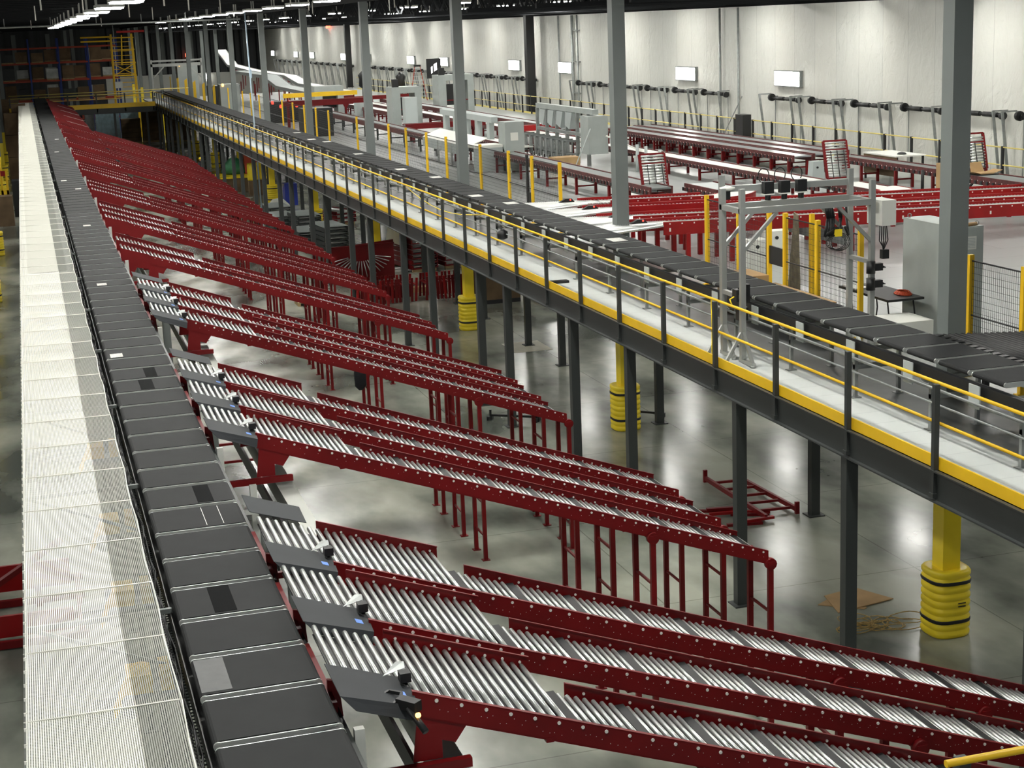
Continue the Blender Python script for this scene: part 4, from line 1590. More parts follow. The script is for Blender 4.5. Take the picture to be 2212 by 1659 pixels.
b.box(0.02, 0.14, 0.0, 0.1, -0.35, -0.2)
b.obj('cables', BLACK, t2)
t2 = thing('cable_bundle', 'dark tangle of cables with a yellow plug hanging inside the right end of the gantry', 'cable', (12.95, 24.1, 6.2))
b = MB()
rr = random.Random(3)
for k in range(9):
    x0 = rr.uniform(-0.25, 0.22)
    b.path([(x0, 0.1, 0.1), (x0 + rr.uniform(-.05, .05), 0.08, -0.15), (x0 + rr.uniform(-.08, .08), 0.05, -0.45), (x0 * 0.5, 0.0, -0.3)], 0.022, 6)
for k in range(4):
    b.path([(-0.1 + 0.18 * math.cos(a) + 0.03 * k, 0.0, -0.55 + (0.12 + 0.01 * k) * math.sin(a)) for a in np.linspace(0, 6.2, 14)], 0.007, 5)
b.obj('cables', BLACK, t2)
MB().box(-0.12, 0.0, -0.04, 0.03, -0.45, -0.33).obj('plug', YELP, t2)
for i, z in enumerate((5.28, 5.0)):
    c = thing('side_scanner', 'black side scanner on the right gantry leg, %s one' % ['upper', 'lower'][i], 'scanner', (13.3, 23.5, z))
    MB().cyl((-0.13, -0.02, -0.1), (-0.13, -0.02, 0.1), 0.075, 12).box(-0.09, 0.07, -0.07, 0.03, -0.06, 0.06).obj('housing', BLACK, c)
    MB().cyl((0.07, -0.02, 0), (0.15, -0.02, -0.02), 0.03, 8, r2=0.005).obj('nozzle', BLACK, c)
c = thing('side_scanner', 'pair of black scanner boxes with a curved cable on the left gantry leg', 'scanner', (10.98, 23.75, 4.75))
MB().box(-0.16, 0.05, -0.08, 0.08, 0.12, 0.32).box(0.02, 0.08, -0.1, 0.1, 0.1, 0.4).box(-0.1, 0.05, -0.08, 0.08, -0.2, 0.02).obj('housing', BLACK, c)
MB().path([(-0.1, 0, 0.3), (-0.02, -0.02, 0.45), (0.0, -0.02, 0.6)], 0.012, 6).obj('cable', BLACK, c)
MB().path([(-0.16, 0, 0.2), (-0.24, 0, 0.16), (-0.2, 0, 0.06), (-0.1, 0, 0.02)], 0.012, 6).obj('yellow_cable', YELP, c)
t2 = thing('antenna_puck', 'small white disc-shaped device on the far left post of the gantry', 'device', (11.05, 24.5, 6.6))
MB().lathe([(0.04, 0), (0.12, 0.02), (0.13, 0.06), (0.05, 0.08)], (0, 0), 16).obj('disc', WHITE, t2)
MB().box(-0.04, 0.04, -0.04, 0.04, -0.14, 0).obj('mount', BLACK, t2)

# ---- cabinet
t = thing('control_cabinet', 'tall grey steel control cabinet behind the large grey column at the right', 'cabinet', (14.66, 23.3, D))
MB().box(0, 0.52, 0, 1.7, 0.05, 2.0).obj('body', CABG, t)
cdoor = MB().box(0.02, 0.5, -0.03, -0.002, 0.08, 1.98).obj('door', CABG, t)
MB().box(0.02, 0.5, 0.02, 1.68, 0, 0.05).obj('plinth', BLACK, t)
MB().box(-0.008, 0.0, 0.0, 0.03, 0.1, 1.98).obj('seam', BLACK, t)
b = MB()
b.box(0.14, 0.36, -0.045, -0.032, 1.62, 1.84, 0)
for k in range(7):
    b.box(0.165, 0.335, -0.05, -0.046, 1.65 + k * 0.025, 1.66 + k * 0.025, 1)
b.obj('vent_panel', [WHITE, LGREY], cdoor)
b = MB()
for (x, y) in ((0.06, 1.6), (0.45, 0.1)):
    b.path([(x + 0.035 * math.cos(a), y, 2.04 + 0.035 * math.sin(a)) for a in np.linspace(0, 6.28, 12)], 0.008, 6)
b.obj('lifting_eye', GALV, t)
bc = thing('beacon', 'red warning beacon on top of the grey control cabinet', 'beacon', (14.74, 23.5, D + 2.0))
MB().cyl((0, 0, 0), (0, 0, 0.03), 0.055, 14).obj('base', BLACK, bc)
MB().cyl((0, 0, 0.03), (0, 0, 0.15), 0.048, 14).obj('dome', REDL, bc)
tag(MB().cyl((14.86, 23.35, D + 2.03), (15.1, 23.4, D + 2.03), 0.03, 10).obj('paper_roll', CARD), 'short tan roll lying on top of the grey control cabinet', 'roll')
tag(MB().box(14.696, 14.709, 24.87, 24.93, D + 1.1, D + 1.14).obj('blue_tape', TAPE), 'tiny strip of blue tape beside the yellow post at the cabinet', 'tape')
# ---- folding table with cable coils
t = thing('folding_table', 'black folding table with papers and orange cable behind the gantry leg', 'table', (13.95, 24.0, D))
MB().box(-0.15, 0.55, 0, 1.75, 0.70, 0.74).obj('table_top', BLACK, t)
for y in (0.2, 1.5):
    b = MB()
    b.path([(-0.05, y, 0.7), (-0.05, y - 0.08, 0.35), (-0.05, y, 0)], 0.014, 6)
    b.path([(0.45, y, 0.7), (0.45, y - 0.08, 0.35), (0.45, y, 0)], 0.014, 6)
    b.obj('leg', BLACK, t)
b = MB()
for k in range(4):
    b.path([(14.32 + (0.13 - k * 0.012) * math.cos(a), 24.4 + (0.2 - k * 0.02) * math.sin(a), D + 0.755 + k * 0.014) for a in np.linspace(0, 6.28, 16)], 0.011, 5)
tag(b.obj('cable_coil', mat('orange_cable', srgb(190, 70, 30), 0.5)), 'orange cable coil lying on the black folding table', 'cable')
tag(MB().box(13.84, 14.1, 25.2, 25.7, D + 0.742, D + 0.765).obj('paper_stack', PAPER), 'messy stack of papers on the left end of the folding table', 'paper')
tag(MB().box(13.5, 14.2, 23.2, 24.0, D, D + 0.5).obj('storage_box', WHITE), 'white box on the deck under the end of the folding table', 'box')
b = MB()
b.prism([(0, 0), (0.55, 0), (0.25, 1.8), (0.1, 1.75)], 'x', 0, 0.03)
o = b.obj('leaning_board', mat('weathered_board', srgb(120, 112, 92), 0.8, noise=0.4, nscale=6), loc=(14.15, 28.0, D))
tag(o, 'tall pointed brownish board leaning behind the fence gate inside the gantry view', 'board')
tag(MB().box(12.6, 13.3, 27.6, 28.5, D + 0.55, D + 0.72).obj('carton', CARD), 'flat open carton just beyond the right sorter behind the gantry', 'carton')
tag(MB().box(12.7, 13.3, 24.9, 27.3, D + 0.6, D + 0.62).obj('cardboard_sheet', CARD), 'long pale cardboard strip lying beside the right sorter belt', 'cardboard')
tag(MB().box(12.62, 13.32, 27.62, 28.48, D, D + 0.55).obj('stool_box', CARDD), 'brown crate carrying the flat open carton behind the sorter', 'crate')
tag(MB().box(12.72, 13.28, 24.95, 27.25, D, D + 0.6).obj('bench', DGREY), 'low dark bench under the pale cardboard strip beside the sorter', 'bench')
# white cabinets behind the entry of the takeaway conveyors
for i, (x, y) in enumerate([(14.9, 31.9), (15.9, 33.0)]):
    t = thing('white_cabinet', 'white switch cabinet with a dark knob under the red conveyors, %s' % ['left of the gantry post', 'seen through the gantry leg'][i], 'cabinet', (x, y, D))
    MB().box(0, 0.5, 0, 0.35, 0, 0.75).obj('body', WHITE, t)
    MB().cyl((0.2, -0.03, 0.6), (0.2, 0, 0.6), 0.04, 10).obj('knob', BLACK, t)

# ---- items near the wall: work table, scissor table, stool, lectern box
t = thing('work_table', 'wide brown work table with a white top beside the wall railing', 'table', (26.9, 46.4, D))
MB().box(0, 1.1, 0, 2.2, 0.84, 0.88).obj('table_top', WHITE, t)
MB().box(0.03, 0.06, 0.03, 2.17, 0.2, 0.84).obj('front_panel', CARDD, t)
for x in (0.05, 1.0):
    for y in (0.05, 2.1):
        MB().box(x, x + 0.06, y, y + 0.06, 0, 0.84).obj('leg', BLACK, t)
tag(MB().lathe([(0.02, 0), (0.16, 0.01), (0.12, 0.06), (0.03, 0.08)], (27.4, 46.9), 14).obj('cable_heap', BLACK, loc=(0, 0, D + 0.882)), 'small black heap on the white-topped work table', 'cable')
t = thing('scissor_table', 'dark scissor lift table carrying an open carton near the right column', 'lift table', (26.2, 40.9, D))
MB().box(-0.1, 0.75, -0.35, 0.55, 0.7, 0.78).obj('platform', BLACK, t)
b = MB()
for x in (-0.02, 0.68):
    b.bar((x, -0.3, 0.1), (x, 0.5, 0.68), 0.05, 0.06, up=(1, 0, 0))
    b.bar((x, 0.5, 0.1), (x, -0.3, 0.68), 0.05, 0.06, up=(1, 0, 0))
b.obj('scissor_arms', BLACK, t)
b = MB()
b.bar((-0.05, -0.38, 0.15), (0.7, -0.38, 0.65), 0.05, 0.05)
b.bar((0.7, -0.38, 0.15), (-0.05, -0.38, 0.65), 0.05, 0.05)
b.obj('front_arms', BLACK, t)
MB().box(-0.2, 0.85, -0.4, 0.6, 0, 0.1).obj('base', BLACK, t)
t = thing('open_carton', 'open tan carton with spread flaps on the scissor table', 'carton', (26.5, 40.8, D + 0.785))
MB().box(-0.2, 0.25, -0.2, 0.3, 0, 0.03).obj('base', CARD, t)
MB().quad((-0.2, 0.3, 0.0), (0.25, 0.3, 0.0), (0.2, 0.42, 0.3), (-0.18, 0.42, 0.3), 0.006).obj('flap', CARD, t)
MB().quad((-0.2, -0.2, 0.02), (-0.45, -0.25, 0.08), (-0.45, 0.2, 0.08), (-0.2, 0.3, 0.02), 0.006).obj('flap', CARD, t)
MB().quad((0.25, -0.2, 0.02), (0.5, -0.25, 0.1), (0.5, 0.2, 0.1), (0.25, 0.3, 0.02), 0.006).obj('flap', CARD, t)
tag(MB().box(26.0, 26.35, 41.9, 42.5, D, D + 1.0).obj('tall_carton', CARD), 'tall tan carton standing behind the right grey column', 'carton')
t = thing('work_stool', 'round black work stool by the low duct at the right edge', 'stool', (27.1, 40.2, D))
MB().lathe([(0.02, 0.55), (0.2, 0.56), (0.21, 0.6), (0.15, 0.63)], (0, 0), 18).obj('seat', BLACK, t)
b = MB()
b.cyl((0, 0, 0.08), (0, 0, 0.56), 0.02, 8)
for k in range(5):
    a = k * 1.256
    b.bar((0, 0, 0.08), (0.24 * math.cos(a), 0.24 * math.sin(a), 0.03), 0.03, 0.03)
b.obj('base', BLACK, t)
t = thing('fan_stand', 'low dark star-footed stand under the conveyor near the right column', 'stand', (25.9, 43.1, D))
b = MB()
b.cyl((0, 0, 0.05), (0, 0, 0.75), 0.05, 8)
for k in range(5):
    a = k * 1.256
    b.bar((0, 0, 0.1), (0.5 * math.cos(a), 0.5 * math.sin(a), 0.06), 0.06, 0.05)
    b.cyl((0.5 * math.cos(a), 0.5 * math.sin(a), 0), (0.5 * math.cos(a), 0.5 * math.sin(a), 0.06), 0.05, 8)
b.obj('frame', BLACK, t)
t = thing('draped_lectern', 'black upright box standing against the wall railing left of the door tracks', 'box', (29.3, 63.3, D))
MB().box(0, 0.4, 0, 0.75, 0.3, 1.35).box(0.05, 0.12, 0.05, 0.12, 0, 0.3).box(0.28, 0.35, 0.6, 0.67, 0, 0.3).obj('body', BLACK, t)
tag(MB().bar((29.2, 65.5, D + 0.02), (29.6, 64.0, D + 2.1), 0.04, 0.03).obj('leaning_pole', GALV), 'thin grey pole leaning behind the black upright box by the railing', 'pole')
t = thing('control_pedestal', 'pale control pedestal with a dark switch beside the middle upright gate', 'cabinet', (24.6, 47.8, D))
MB().prism([(0, 0), (0.5, 0), (0.42, 0.75), (0.06, 0.75)], 'y', 0, 0.35).obj('body', LGREY, t)
MB().cyl((0.2, -0.03, 0.55), (0.2, 0, 0.55), 0.035, 8).obj('switch', BLACK, t)

# ---- machines
# bag machine 1
t = thing('bagging_machine', 'long white and grey packing machine with four open bays behind the fence posts', 'machine', (17.2, 59.5, D))
b = MB()
b.box(-0.1, 0.15, 0.2, 8.2, 1.85, 2.08)
b.obj('top_beam', LGREY, t)
for k in range(5):
    MB().box(-0.08, 0.12, 0.6 + k * 1.7, 1.0 + k * 1.7, 1.2, 1.85).obj('bay_divider', LGREY, t)
MB().quad((-0.9, 0.9, 0.95), (-0.1, 0.9, 1.25), (-0.1, 8.3, 1.25), (-0.9, 8.3, 0.95), 0.03).obj('bay_shelf', WHITE, t)
MB().box(-0.9, -0.86, 0.9, 8.3, 0.55, 0.95).obj('front_panel', LGREY, t)
for k in range(4):
    MB().box(-0.92, -0.85, 1.2 + k * 2.2, 1.3 + k * 2.2, 0, 0.95).obj('leg', ALU, t)
cbx = MB().box(0.2, 0.95, -0.6, 0.35, 0.05, 1.9).obj('control_box', CABG, t)
MB().box(0.4, 0.7, -0.63, -0.6, 1.2, 1.5).obj('door_label', WHITE, cbx)
MB().box(-0.95, 0.2, -0.2, 0.8, 0.95, 1.05).obj('side_table', WHITE, t)
MB().prism([(-0.2, 1.0), (-0.2, 0.05), (-1.2, 0.05)], 'x', 0.2, 0.24).obj('gusset_panel', WHITE, t)
MB().box(-0.95, 0.2, -0.18, -0.14, 0.05, 0.95).obj('end_panel', LGREY, t)
# machine 2
t = thing('sorting_machine', 'grey frame machine with a row of four white hoppers and rows of small legs below', 'machine', (21.0, 58.6, D))
MB().box(-0.1, 0.15, 0.2, 7.4, 2.0, 2.2).obj('top_beam', CABG, t)
for k in range(4):
    b = MB()
    b.prism([(2.6 + k * 1.15, 1.98), (3.4 + k * 1.15, 1.98), (3.5 + k * 1.15, 1.45), (2.95 + k * 1.15, 1.3)], 'x', -0.12, 0.25)
    b.obj('hopper', LGREY, t)
MB().box(-0.14, 0.1, 1.0, 7.2, 1.1, 1.22).obj('rail', GALV, t)
for k in range(6):
    MB().box(-0.1, 0.02, 0.8 + k * 1.3, 0.95 + k * 1.3, 0, 2.0).obj('leg', GALV, t)
MB().box(-0.35, 0.45, 0.0, 0.95, 0.5, 1.95).obj('control_box', CABG, t)
MB().bar((0.3, -0.2, 1.2), (1.6, -1.2, 0.5), 0.12, 0.04).obj('slide_chute', WHITE, t)
t = thing('chute_trolley', 'row of thin grey trolley frames on black castors beneath the hoppers', 'trolley', (20.2, 60.2, D))
for k in range(9):
    b = MB()
    y = k * 0.72
    b.box(0, 0.05, y, y + 0.05, 0.12, 0.95)
    b.box(0.55, 0.6, y, y + 0.05, 0.12, 0.95)
    b.box(0, 0.6, y, y + 0.05, 0.9, 0.98)
    b.box(0, 0.6, y, y + 0.3, 0.4, 0.44)
    b.box(-0.02, 0.02, y + 0.1, y + 0.3, 0.2, 0.95)
    b.obj('frame', GALV, t)
    MB().cyl((0.02, y, 0.07), (0.06, y, 0.07), 0.07, 10).cyl((0.54, y, 0.07), (0.58, y, 0.07), 0.07, 10).obj('castor', BLACK, t)
t = thing('floor_broom', 'wide push broom standing before the sorting machine', 'broom', (19.3, 56.6, D))
MB().cyl((0.0, 0.0, 0.06), (0.9, 0.5, 1.6), 0.02, 8).obj('handle', LGREY, t)
MB().box(-0.45, 0.45, -0.08, 0.08, 0, 0.07).obj('head', BLACK, t)
t = thing('equipment_stand', 'grey stand with white vertical tubes right of the sorting machine', 'stand', (21.6, 55.9, D))
for k, (x, y) in enumerate(((0, 0), (0.5, 0.4), (0.9, 0), (1.1, 0.5))):
    MB().cyl((x, y, 0), (x, y, 1.0 - 0.12 * k), 0.06, 10).obj('tube', LGREY, t)
MB().box(-0.1, 1.2, 0.1, 0.2, 0.5, 0.58).obj('crossbar', WHITE, t)


def frame_machine(x, y, w_, d_, h_, label, head=True):
    t = thing('portal_machine', label, 'machine', (x, y, D))
    MB().box(0, 0.5, 0, d_, 0, h_).obj('left_tower', CABG, t)
    MB().box(w_ - 0.4, w_, 0, d_, 0, h_).obj('right_tower', CABG, t)
    MB().box(0.5, w_ - 0.4, 0, d_, h_ - 0.35, h_).obj('lintel', CABG, t)
    MB().box(0.5, w_ - 0.4, 0.6, d_ - 0.2, 0.6, h_ - 0.6).obj('dark_interior', BLACK, t)
    if head:
        MB().box(0.1, 0.45, 0.1, 0.4, h_, h_ + 0.45).obj('dark_head', BLACK, t)
    MB().box(0.5, w_ - 0.4, 0.0, 0.06, 0.9, 0.96).obj('guard_bar', RED, t)
    return t


frame_machine(20.2, 91.0, 1.75, 1.5, 2.2, 'grey portal machine with dark interior behind the deep red cross conveyor')
frame_machine(25.0, 99.0, 2.3, 1.6, 2.5, 'taller grey portal machine under the framed dark screen')
frame_machine(18.0, 104.0, 1.9, 1.6, 2.0, 'distant grey portal machine with red beam inside, left of a grey column', head=False)
tag(MB().box(20.4, 21.1, 88.6, 89.3, D, D + 1.7).obj('grey_cabinet', LGREY), 'pale grey cabinet standing in front of the portal machine, above the deep red conveyor', 'cabinet')
tag(MB().box(20.2, 21.2, 101.5, 102.3, D, D + 1.2).obj('grey_cabinet', LGREY), 'pale grey cabinet with a round vent beside the most distant portal machine', 'cabinet')
# screen on the wall
t = thing('dark_screen', 'large black framed panel with two white slanted bars high before the wall', 'screen', (29.5, 118.0, 5.55))
MB().box(-0.55, 0.55, -0.04, 0.04, 0, 1.45).obj('panel', BLACK, t)
MB().quad((-0.22, -0.045, 0.35), (-0.10, -0.045, 0.42), (-0.10, -0.045, 0.92), (-0.22, -0.045, 0.82), 0.004).quad((0.0, -0.045, 0.5), (0.24, -0.045, 0.62), (0.24, -0.045, 1.15), (0.0, -0.045, 1.02), 0.004).obj('white_bars', mat('screen_white', (1, 1, 1, 1), 0.5, emit=(1, 1, 0.97, 1), estr=1.0), t)
MB().box(-0.05, 0.05, 0.04, 0.1, -1.7, 0.3).obj('post', GALV, t)
# orange ladder
t = thing('step_ladder', 'orange-sided step ladder beside the large black panel', 'ladder', (28.2, 120.5, D))
b = MB()
b.bar((0, 0, 0), (0.45, 0, 2.6), 0.06, 0.05)
b.bar((1.3, 0, 0), (0.85, 0, 2.6), 0.06, 0.05)
b.obj('side_rail', ORANGE, t)
b = MB()
for k in range(8):
    z = 0.3 + k * 0.3
    b.box(0.45 * z / 2.6, 1.3 - 0.45 * z / 2.6, -0.05, 0.1, z, z + 0.05)
b.obj('steps', LGREY, t)
MB().box(0.4, 0.9, -0.1, 0.15, 2.55, 2.68).obj('top_cap', BLACK, t)
# carton
tag(MB().box(18.9, 19.9, 57.5, 58.3, D, D + 0.55).obj('carton', CARD), 'brown carton on the deck right of the white bagging machine', 'carton')
# person-like dark machines on pedestal (far)
for i, (x, y) in enumerate([(24.7, 121.0), (25.9, 113.5)]):
    t = thing('draped_machine_head', 'dark wrapped machine head on a slim stand, %s of two near the far wall' % ['left', 'right'][i], 'machine', (x, y, D))
    MB().cyl((0, 0, 0), (0, 0, 1.2), 0.12, 8).obj('stand', MGREY, t)
    MB().lathe([(0.1, 1.1), (0.35, 1.3), (0.3, 1.8), (0.38, 2.1), (0.1, 2.4)], (0, 0), 10).obj('wrapped_head', BLACK, t)

# ---- far ascending white belt + lower belt
t = thing('ascending_conveyor', 'bright white belt conveyor climbing steeply to the far end wall', 'conveyor', (22, 114, D))
o_ = (22, 114, D)
pth = [(188.0, 7.6), (178.5, 6.05), (162, 5.75), (139, 5.70), (132, 5.2), (114.4, 5.1)]
b = MB(o_)
b2 = MB(o_)
for (y0, z0), (y1, z1) in zip(pth[:-1], pth[1:]):
    b.quad((21.6, y0, z0), (22.6, y0, z0), (22.6, y1, z1), (21.6, y1, z1), -0.08)
    for x in (21.55, 22.65):
        b2.bar((x, y0, z0 - 0.1), (x, y1, z1 - 0.1), 0.05, 0.25)
b.obj('belt', WHITE, t)
b2.obj('side_rail', GALV, t)
for k, y in enumerate((116, 121, 126, 131, 138, 146, 155, 165, 175)):
    z = np.interp(y, [p[0] for p in pth[::-1]], [p[1] for p in pth[::-1]])
    b = MB(o_)
    b.box(21.35, 21.43, y, y + 0.08, D, z - 0.2)
    b.box(22.9, 22.98, y, y + 0.08, D, z - 0.2)
    b.box(21.35, 22.98, y, y + 0.08, z - 0.5, z - 0.4)
    b.obj('leg_frame', RED, t)
t = thing('lower_conveyor', 'second pale belt conveyor sloping down in front of the white ascending one', 'conveyor', (19, 106, D))
o_ = (19, 106, D)
pth = [(150, 6.05), (130.7, 6.0), (124, 5.35), (106, 5.25)]
b = MB(o_)
b2 = MB(o_)
for (y0, z0), (y1, z1) in zip(pth[:-1], pth[1:]):
    b.quad((18.6, y0, z0), (19.7, y0, z0), (19.7, y1, z1), (18.6, y1, z1), -0.08)
    for x in (18.55, 19.75):
        b2.bar((x, y0, z0 - 0.1), (x, y1, z1 - 0.1), 0.05, 0.25)
b.obj('belt', LGREY, t)
b2.obj('side_rail', GALV, t)
for y in (108, 113, 118, 123, 128, 136, 145):
    MB(o_).box(18.55, 18.63, y, y + 0.08, D, 5.2).box(19.7, 19.78, y, y + 0.08, D, 5.2).obj('leg_frame', RED, t)
tag(MB().box(14.6, 19.0, 95.0, 95.25, 5.6, 5.85).obj('yellow_beam', YEL), 'horizontal orange-yellow beam in front of the far conveyors', 'beam')
tag(MB().box(14.6, 20.0, 95.3, 95.6, 5.1, 5.4).box(14.8, 14.95, 95.3, 95.5, D, 5.1).box(19.5, 19.65, 95.3, 95.5, D, 5.1).box(14.8, 14.9, 95.1, 95.2, 5.4, 5.6).obj('red_beam', RED), 'dark red conveyor frame below the orange-yellow beam', 'conveyor')
# far machinery along the sorter: dark stacks with orange/red lamps
for i, (x, y, w_, h_, m, lb) in enumerate([
        (13.6, 118.0, 1.4, 2.0, CABG, 'tall grey cabinet with an orange lamp beside a far column'),
        (13.4, 148.0, 1.8, 3.0, CABG, 'tall twin grey cabinets with an orange lamp at the far left of the sorter'),
        (14.6, 101.0, 2.2, 1.3, BLACK, 'dark machinery with red pilot lamps behind the thin hanging pole'),
        (14.2, 86.0, 1.6, 1.5, BLACK, 'dark equipment behind the yellow posts left of a grey column'),
        (13.9, 128.0, 2.4, 1.6, BLACK, 'dark stacked racks between far yellow posts')]):
    t = thing('far_equipment', lb, 'machine', (x, y, D))
    MB().box(0, w_, 0, 1.6, 0, h_).obj('body', m, t)
    if 'lamp' in lb:
        n = 4 if 'red' in lb else 1
        for k in range(n):
            MB().cyl((0.2 + k * 0.5, -0.05, h_ - 0.1 - 0.25 * (k % 2)), (0.2 + k * 0.5, 0.05, h_ + 0.02 - 0.25 * (k % 2)), 0.08, 8).obj('pilot_lamp', REDL if 'red' in lb else ORL, t)
for i in range(16):
    y = 117 + i * 2.3
    o = bpy.data.objects.new('fence_post', fp_me)
    COL.objects.link(o)
    o.location = (13.0 + (i % 3) * 0.3, y, D)
    tag(o, 'pale yellow fence post far away beside the grey cabinets', 'fence post', 'crowded yellow posts at the far end of the mezzanine')
# far scanner gantry
t = thing('scanner_gantry', 'small distant aluminium gantry over the sorter near the dark end wall', 'gantry', (10.6, 141.5, D))
for x in (0, 4.2):
    MB().box(x, x + 0.15, 0, 0.15, 0, 3.6).obj('post', ALU, t)
MB().box(0, 4.3, 0, 0.2, 3.0, 3.25).box(0, 4.3, 0.6, 0.75, 3.4, 3.55).obj('top_beam', ALU, t)
MB().bar((4.2, 0.05, 2.0), (3.2, 0.05, 3.0), 0.1, 0.1).bar((0.1, 0.05, 2.0), (1.1, 0.05, 3.0), 0.1, 0.1).obj('brace', ALU, t)
# thin hanging pole
tag(MB().cyl((10.75, 79.5, 0.0), (10.55, 79.0, 10.4), 0.035, 8).box(10.6, 10.7, 79.15, 79.3, 7.3, 7.7).obj('hanging_pole', mat('pale_blue_pole', srgb(170, 190, 205), 0.4)), 'thin pale blue pole rising from the floor to the roof before the mezzanine', 'pole')
tag(MB().cyl((9.2, 168, 0), (9.2, 168, 10.62), 0.06, 6).obj('white_pole', LGREY), 'thin pale vertical pipe before the dark end wall right of the red exit lamp', 'pipe')
t = thing('exit_lamp', 'small glowing red exit lamp on the dark end wall', 'exit sign', (20.9, YEND - 0.4, 6.6))
MB().box(0, 0.42, -0.06, 0, 0, 0.42).obj('housing', EXITR, t)
t = thing('exit_lamp', 'tiny red lamp under the roof edge at the top of the white wall', 'exit sign', (XW - 0.3, 168, 9.5))
MB().box(0, 0.3, 0, 1.0, 0, 0.25).obj('housing', EXITR, t)
# round wall light at far
t = thing('wall_lamp', 'round glare of a distant lamp on the pale end wall strip', 'wall lamp', (23.5, YEND - 0.1, 3.9))
MB().cyl((0, 0, 0), (0, -0.15, 0), 0.32, 14).obj('lens', WLENS, t)

# ================================================================== FAR RACKS + STAIRS
def rack(x0, bays, y, label, bayw=2.8, loads=()):
    t = thing('pallet_rack', label, 'pallet rack', (x0, y, 0))
    for k in range(bays + 1):
        x = k * bayw
        b = MB()
        for yy in (0, 1.0):
            b.box(x - 0.07, x + 0.07, yy - 0.05, yy + 0.05, 0, 9.6)
        z = 0.4
        while z < 9:
            b.bar((x, 0, z), (x, 1.0, z + 0.8), 0.04, 0.04)
            z += 0.8
        b.obj('upright_frame', BLUE, t)
    for z in (1.8, 3.6, 5.6, 7.3, 8.75):
        b = MB()
        for yy in (0, 1.0):
            b.box(0, bays * bayw, yy - 0.04, yy + 0.04, z - 0.14, z)
        b.obj('beam', ORANGE, t)
    return t


rack(-7.5, 6, 166, 'blue and orange pallet rack filling the far left under the row of lamps')
rack(-7.5, 6, 171, 'second blue and orange pallet rack directly behind the first one at the far left')
rr = random.Random(11)
for yy, nm in ((166.1, 'front'), (171.1, 'rear')):
    for zi, z in enumerate((3.6, 5.6, 7.3)):
        for k in range(6):
            for h in range(2):
                if rr.random() < 0.35:
                    continue
                x = -7.3 + k * 2.8 + h * 1.3
                hh = rr.uniform(0.7, 1.3)
                b = MB()
                b.box(x, x + 1.1, yy, yy + 0.9, z + 0.14, z + 0.14 + hh, 0)
                b.box(x, x + 1.1, yy, yy + 0.9, z + 0.002, z + 0.12, 1)
                o = b.obj('palletised_carton', [rr.choice([CARDD, CARDD, CARDD, DGREY, PWRAP]), WOODP])
                tag(o, 'brown wrapped pallet load stored on the %s pallet rack' % nm, 'pallet load', 'pallet loads on the far %s rack' % nm)
b = MB()
b.box(5.9, 8.8, 165.9, 166.0, 9.05, 9.2)
b.box(5.9, 8.8, 165.9, 166.0, 9.45, 9.6)
tag(b.obj('yellow_bars', YEL), 'two yellow bars at the top right bay of the far rack', 'barrier')
t = thing('red_canopy_beam', 'bright red beam above the yellow stair tower', 'beam', (9.2, 162, 9.85))
MB().box(0, 2.6, 0, 0.3, 0, 0.2).obj('beam', mat('bright_red_plastic', srgb(215, 45, 40), 0.4), t)
t = thing('stair_tower', 'tall yellow steel stair tower with caged ladder before the end wall', 'stair tower', (8.3, 158, D))
W_, H_ = 2.2, 5.9
for (x, y) in ((0, 0), (W_, 0), (0, 1.5), (W_, 1.5)):
    MB().bar((x, y, -D), (x * 0.86 + 0.15, y, H_), 0.12, 0.12).obj('post', YEL, t)
b = MB()
for k in range(14):
    z = 0.1 + k * 0.42
    b.box(0.1, W_ - 0.1, 0.1, 0.5, z, z + 0.05)
b.obj('treads', YEL, t)
for z in (0.1, 2.0, 3.2, 4.4, 5.5):
    MB().box(0, W_, -0.05, 0.05, z, z + 0.08).box(0, W_, 1.45, 1.55, z, z + 0.08).obj('landing_rail', YEL, t)
MB().bar((0, 0, 2.0), (W_, 0, 3.2), 0.07, 0.07).bar((W_, 0, 2.0), (0, 0, 3.2), 0.07, 0.07).bar((0.9, 0, 3.0), (1.1, 0, 5.8), 0.12, 0.08).obj('brace', YEL, t)
MB().box(0.1, 0.8, -0.1, 0, 0.9, 1.5).obj('sign_plate', WHITE, t)
# pallets and wrapped loads below / beyond the bridge
loads = [(6.1, 152, 2.1, 3.1, PBLUE, 'tall pale blue shrink-wrapped pallet load seen under the yellow bridge'),
         (8.35, 152.5, 1.6, 3.35, PBLUE, 'second pale blue wrapped load under the bridge, right of the first'),
         (5.2, 153, 0.8, 3.3, PWRAP, 'narrow pale pallet stack left of the blue wrapped load'),
         (3.2, 154, 1.8, 3.2, BLACK, 'dark stacked goods at the left end under the bridge'),
         (10.1, 150.5, 1.7, 3.0, CARDD, 'brown carton stack under the bridge beside the corner posts'),
         (8.2, 149.8, 1.7, 2.3, CARDD, 'tall brown carton stack in front of the blue wrapped loads'),
         (12.0, 148.5, 2.2, 2.9, CARDD, 'brown carton stack behind the far dark mezzanine posts')]
for (x, y, w_, h_, m, lb) in loads:
    t = thing('pallet_load', lb, 'pallet load', (x, y, 0))
    MB().box(0, w_, 0, 1.2, 0.0, 0.14).obj('pallet', WOODP, t)
    if m is CARDD:
        n = int(h_ / 0.42)
        for r_ in range(n):
            b = MB()
            b.box(0.01 * (r_ % 2), w_ - 0.02 * (r_ % 2), 0, 1.2, 0.14 + r_ * 0.42, 0.14 + r_ * 0.42 + 0.40)
            b.obj('carton_layer', CARDD, t)
    else:
        MB().box(0, w_, 0, 1.2, 0.14, h_).obj('wrapped_goods', m, t)
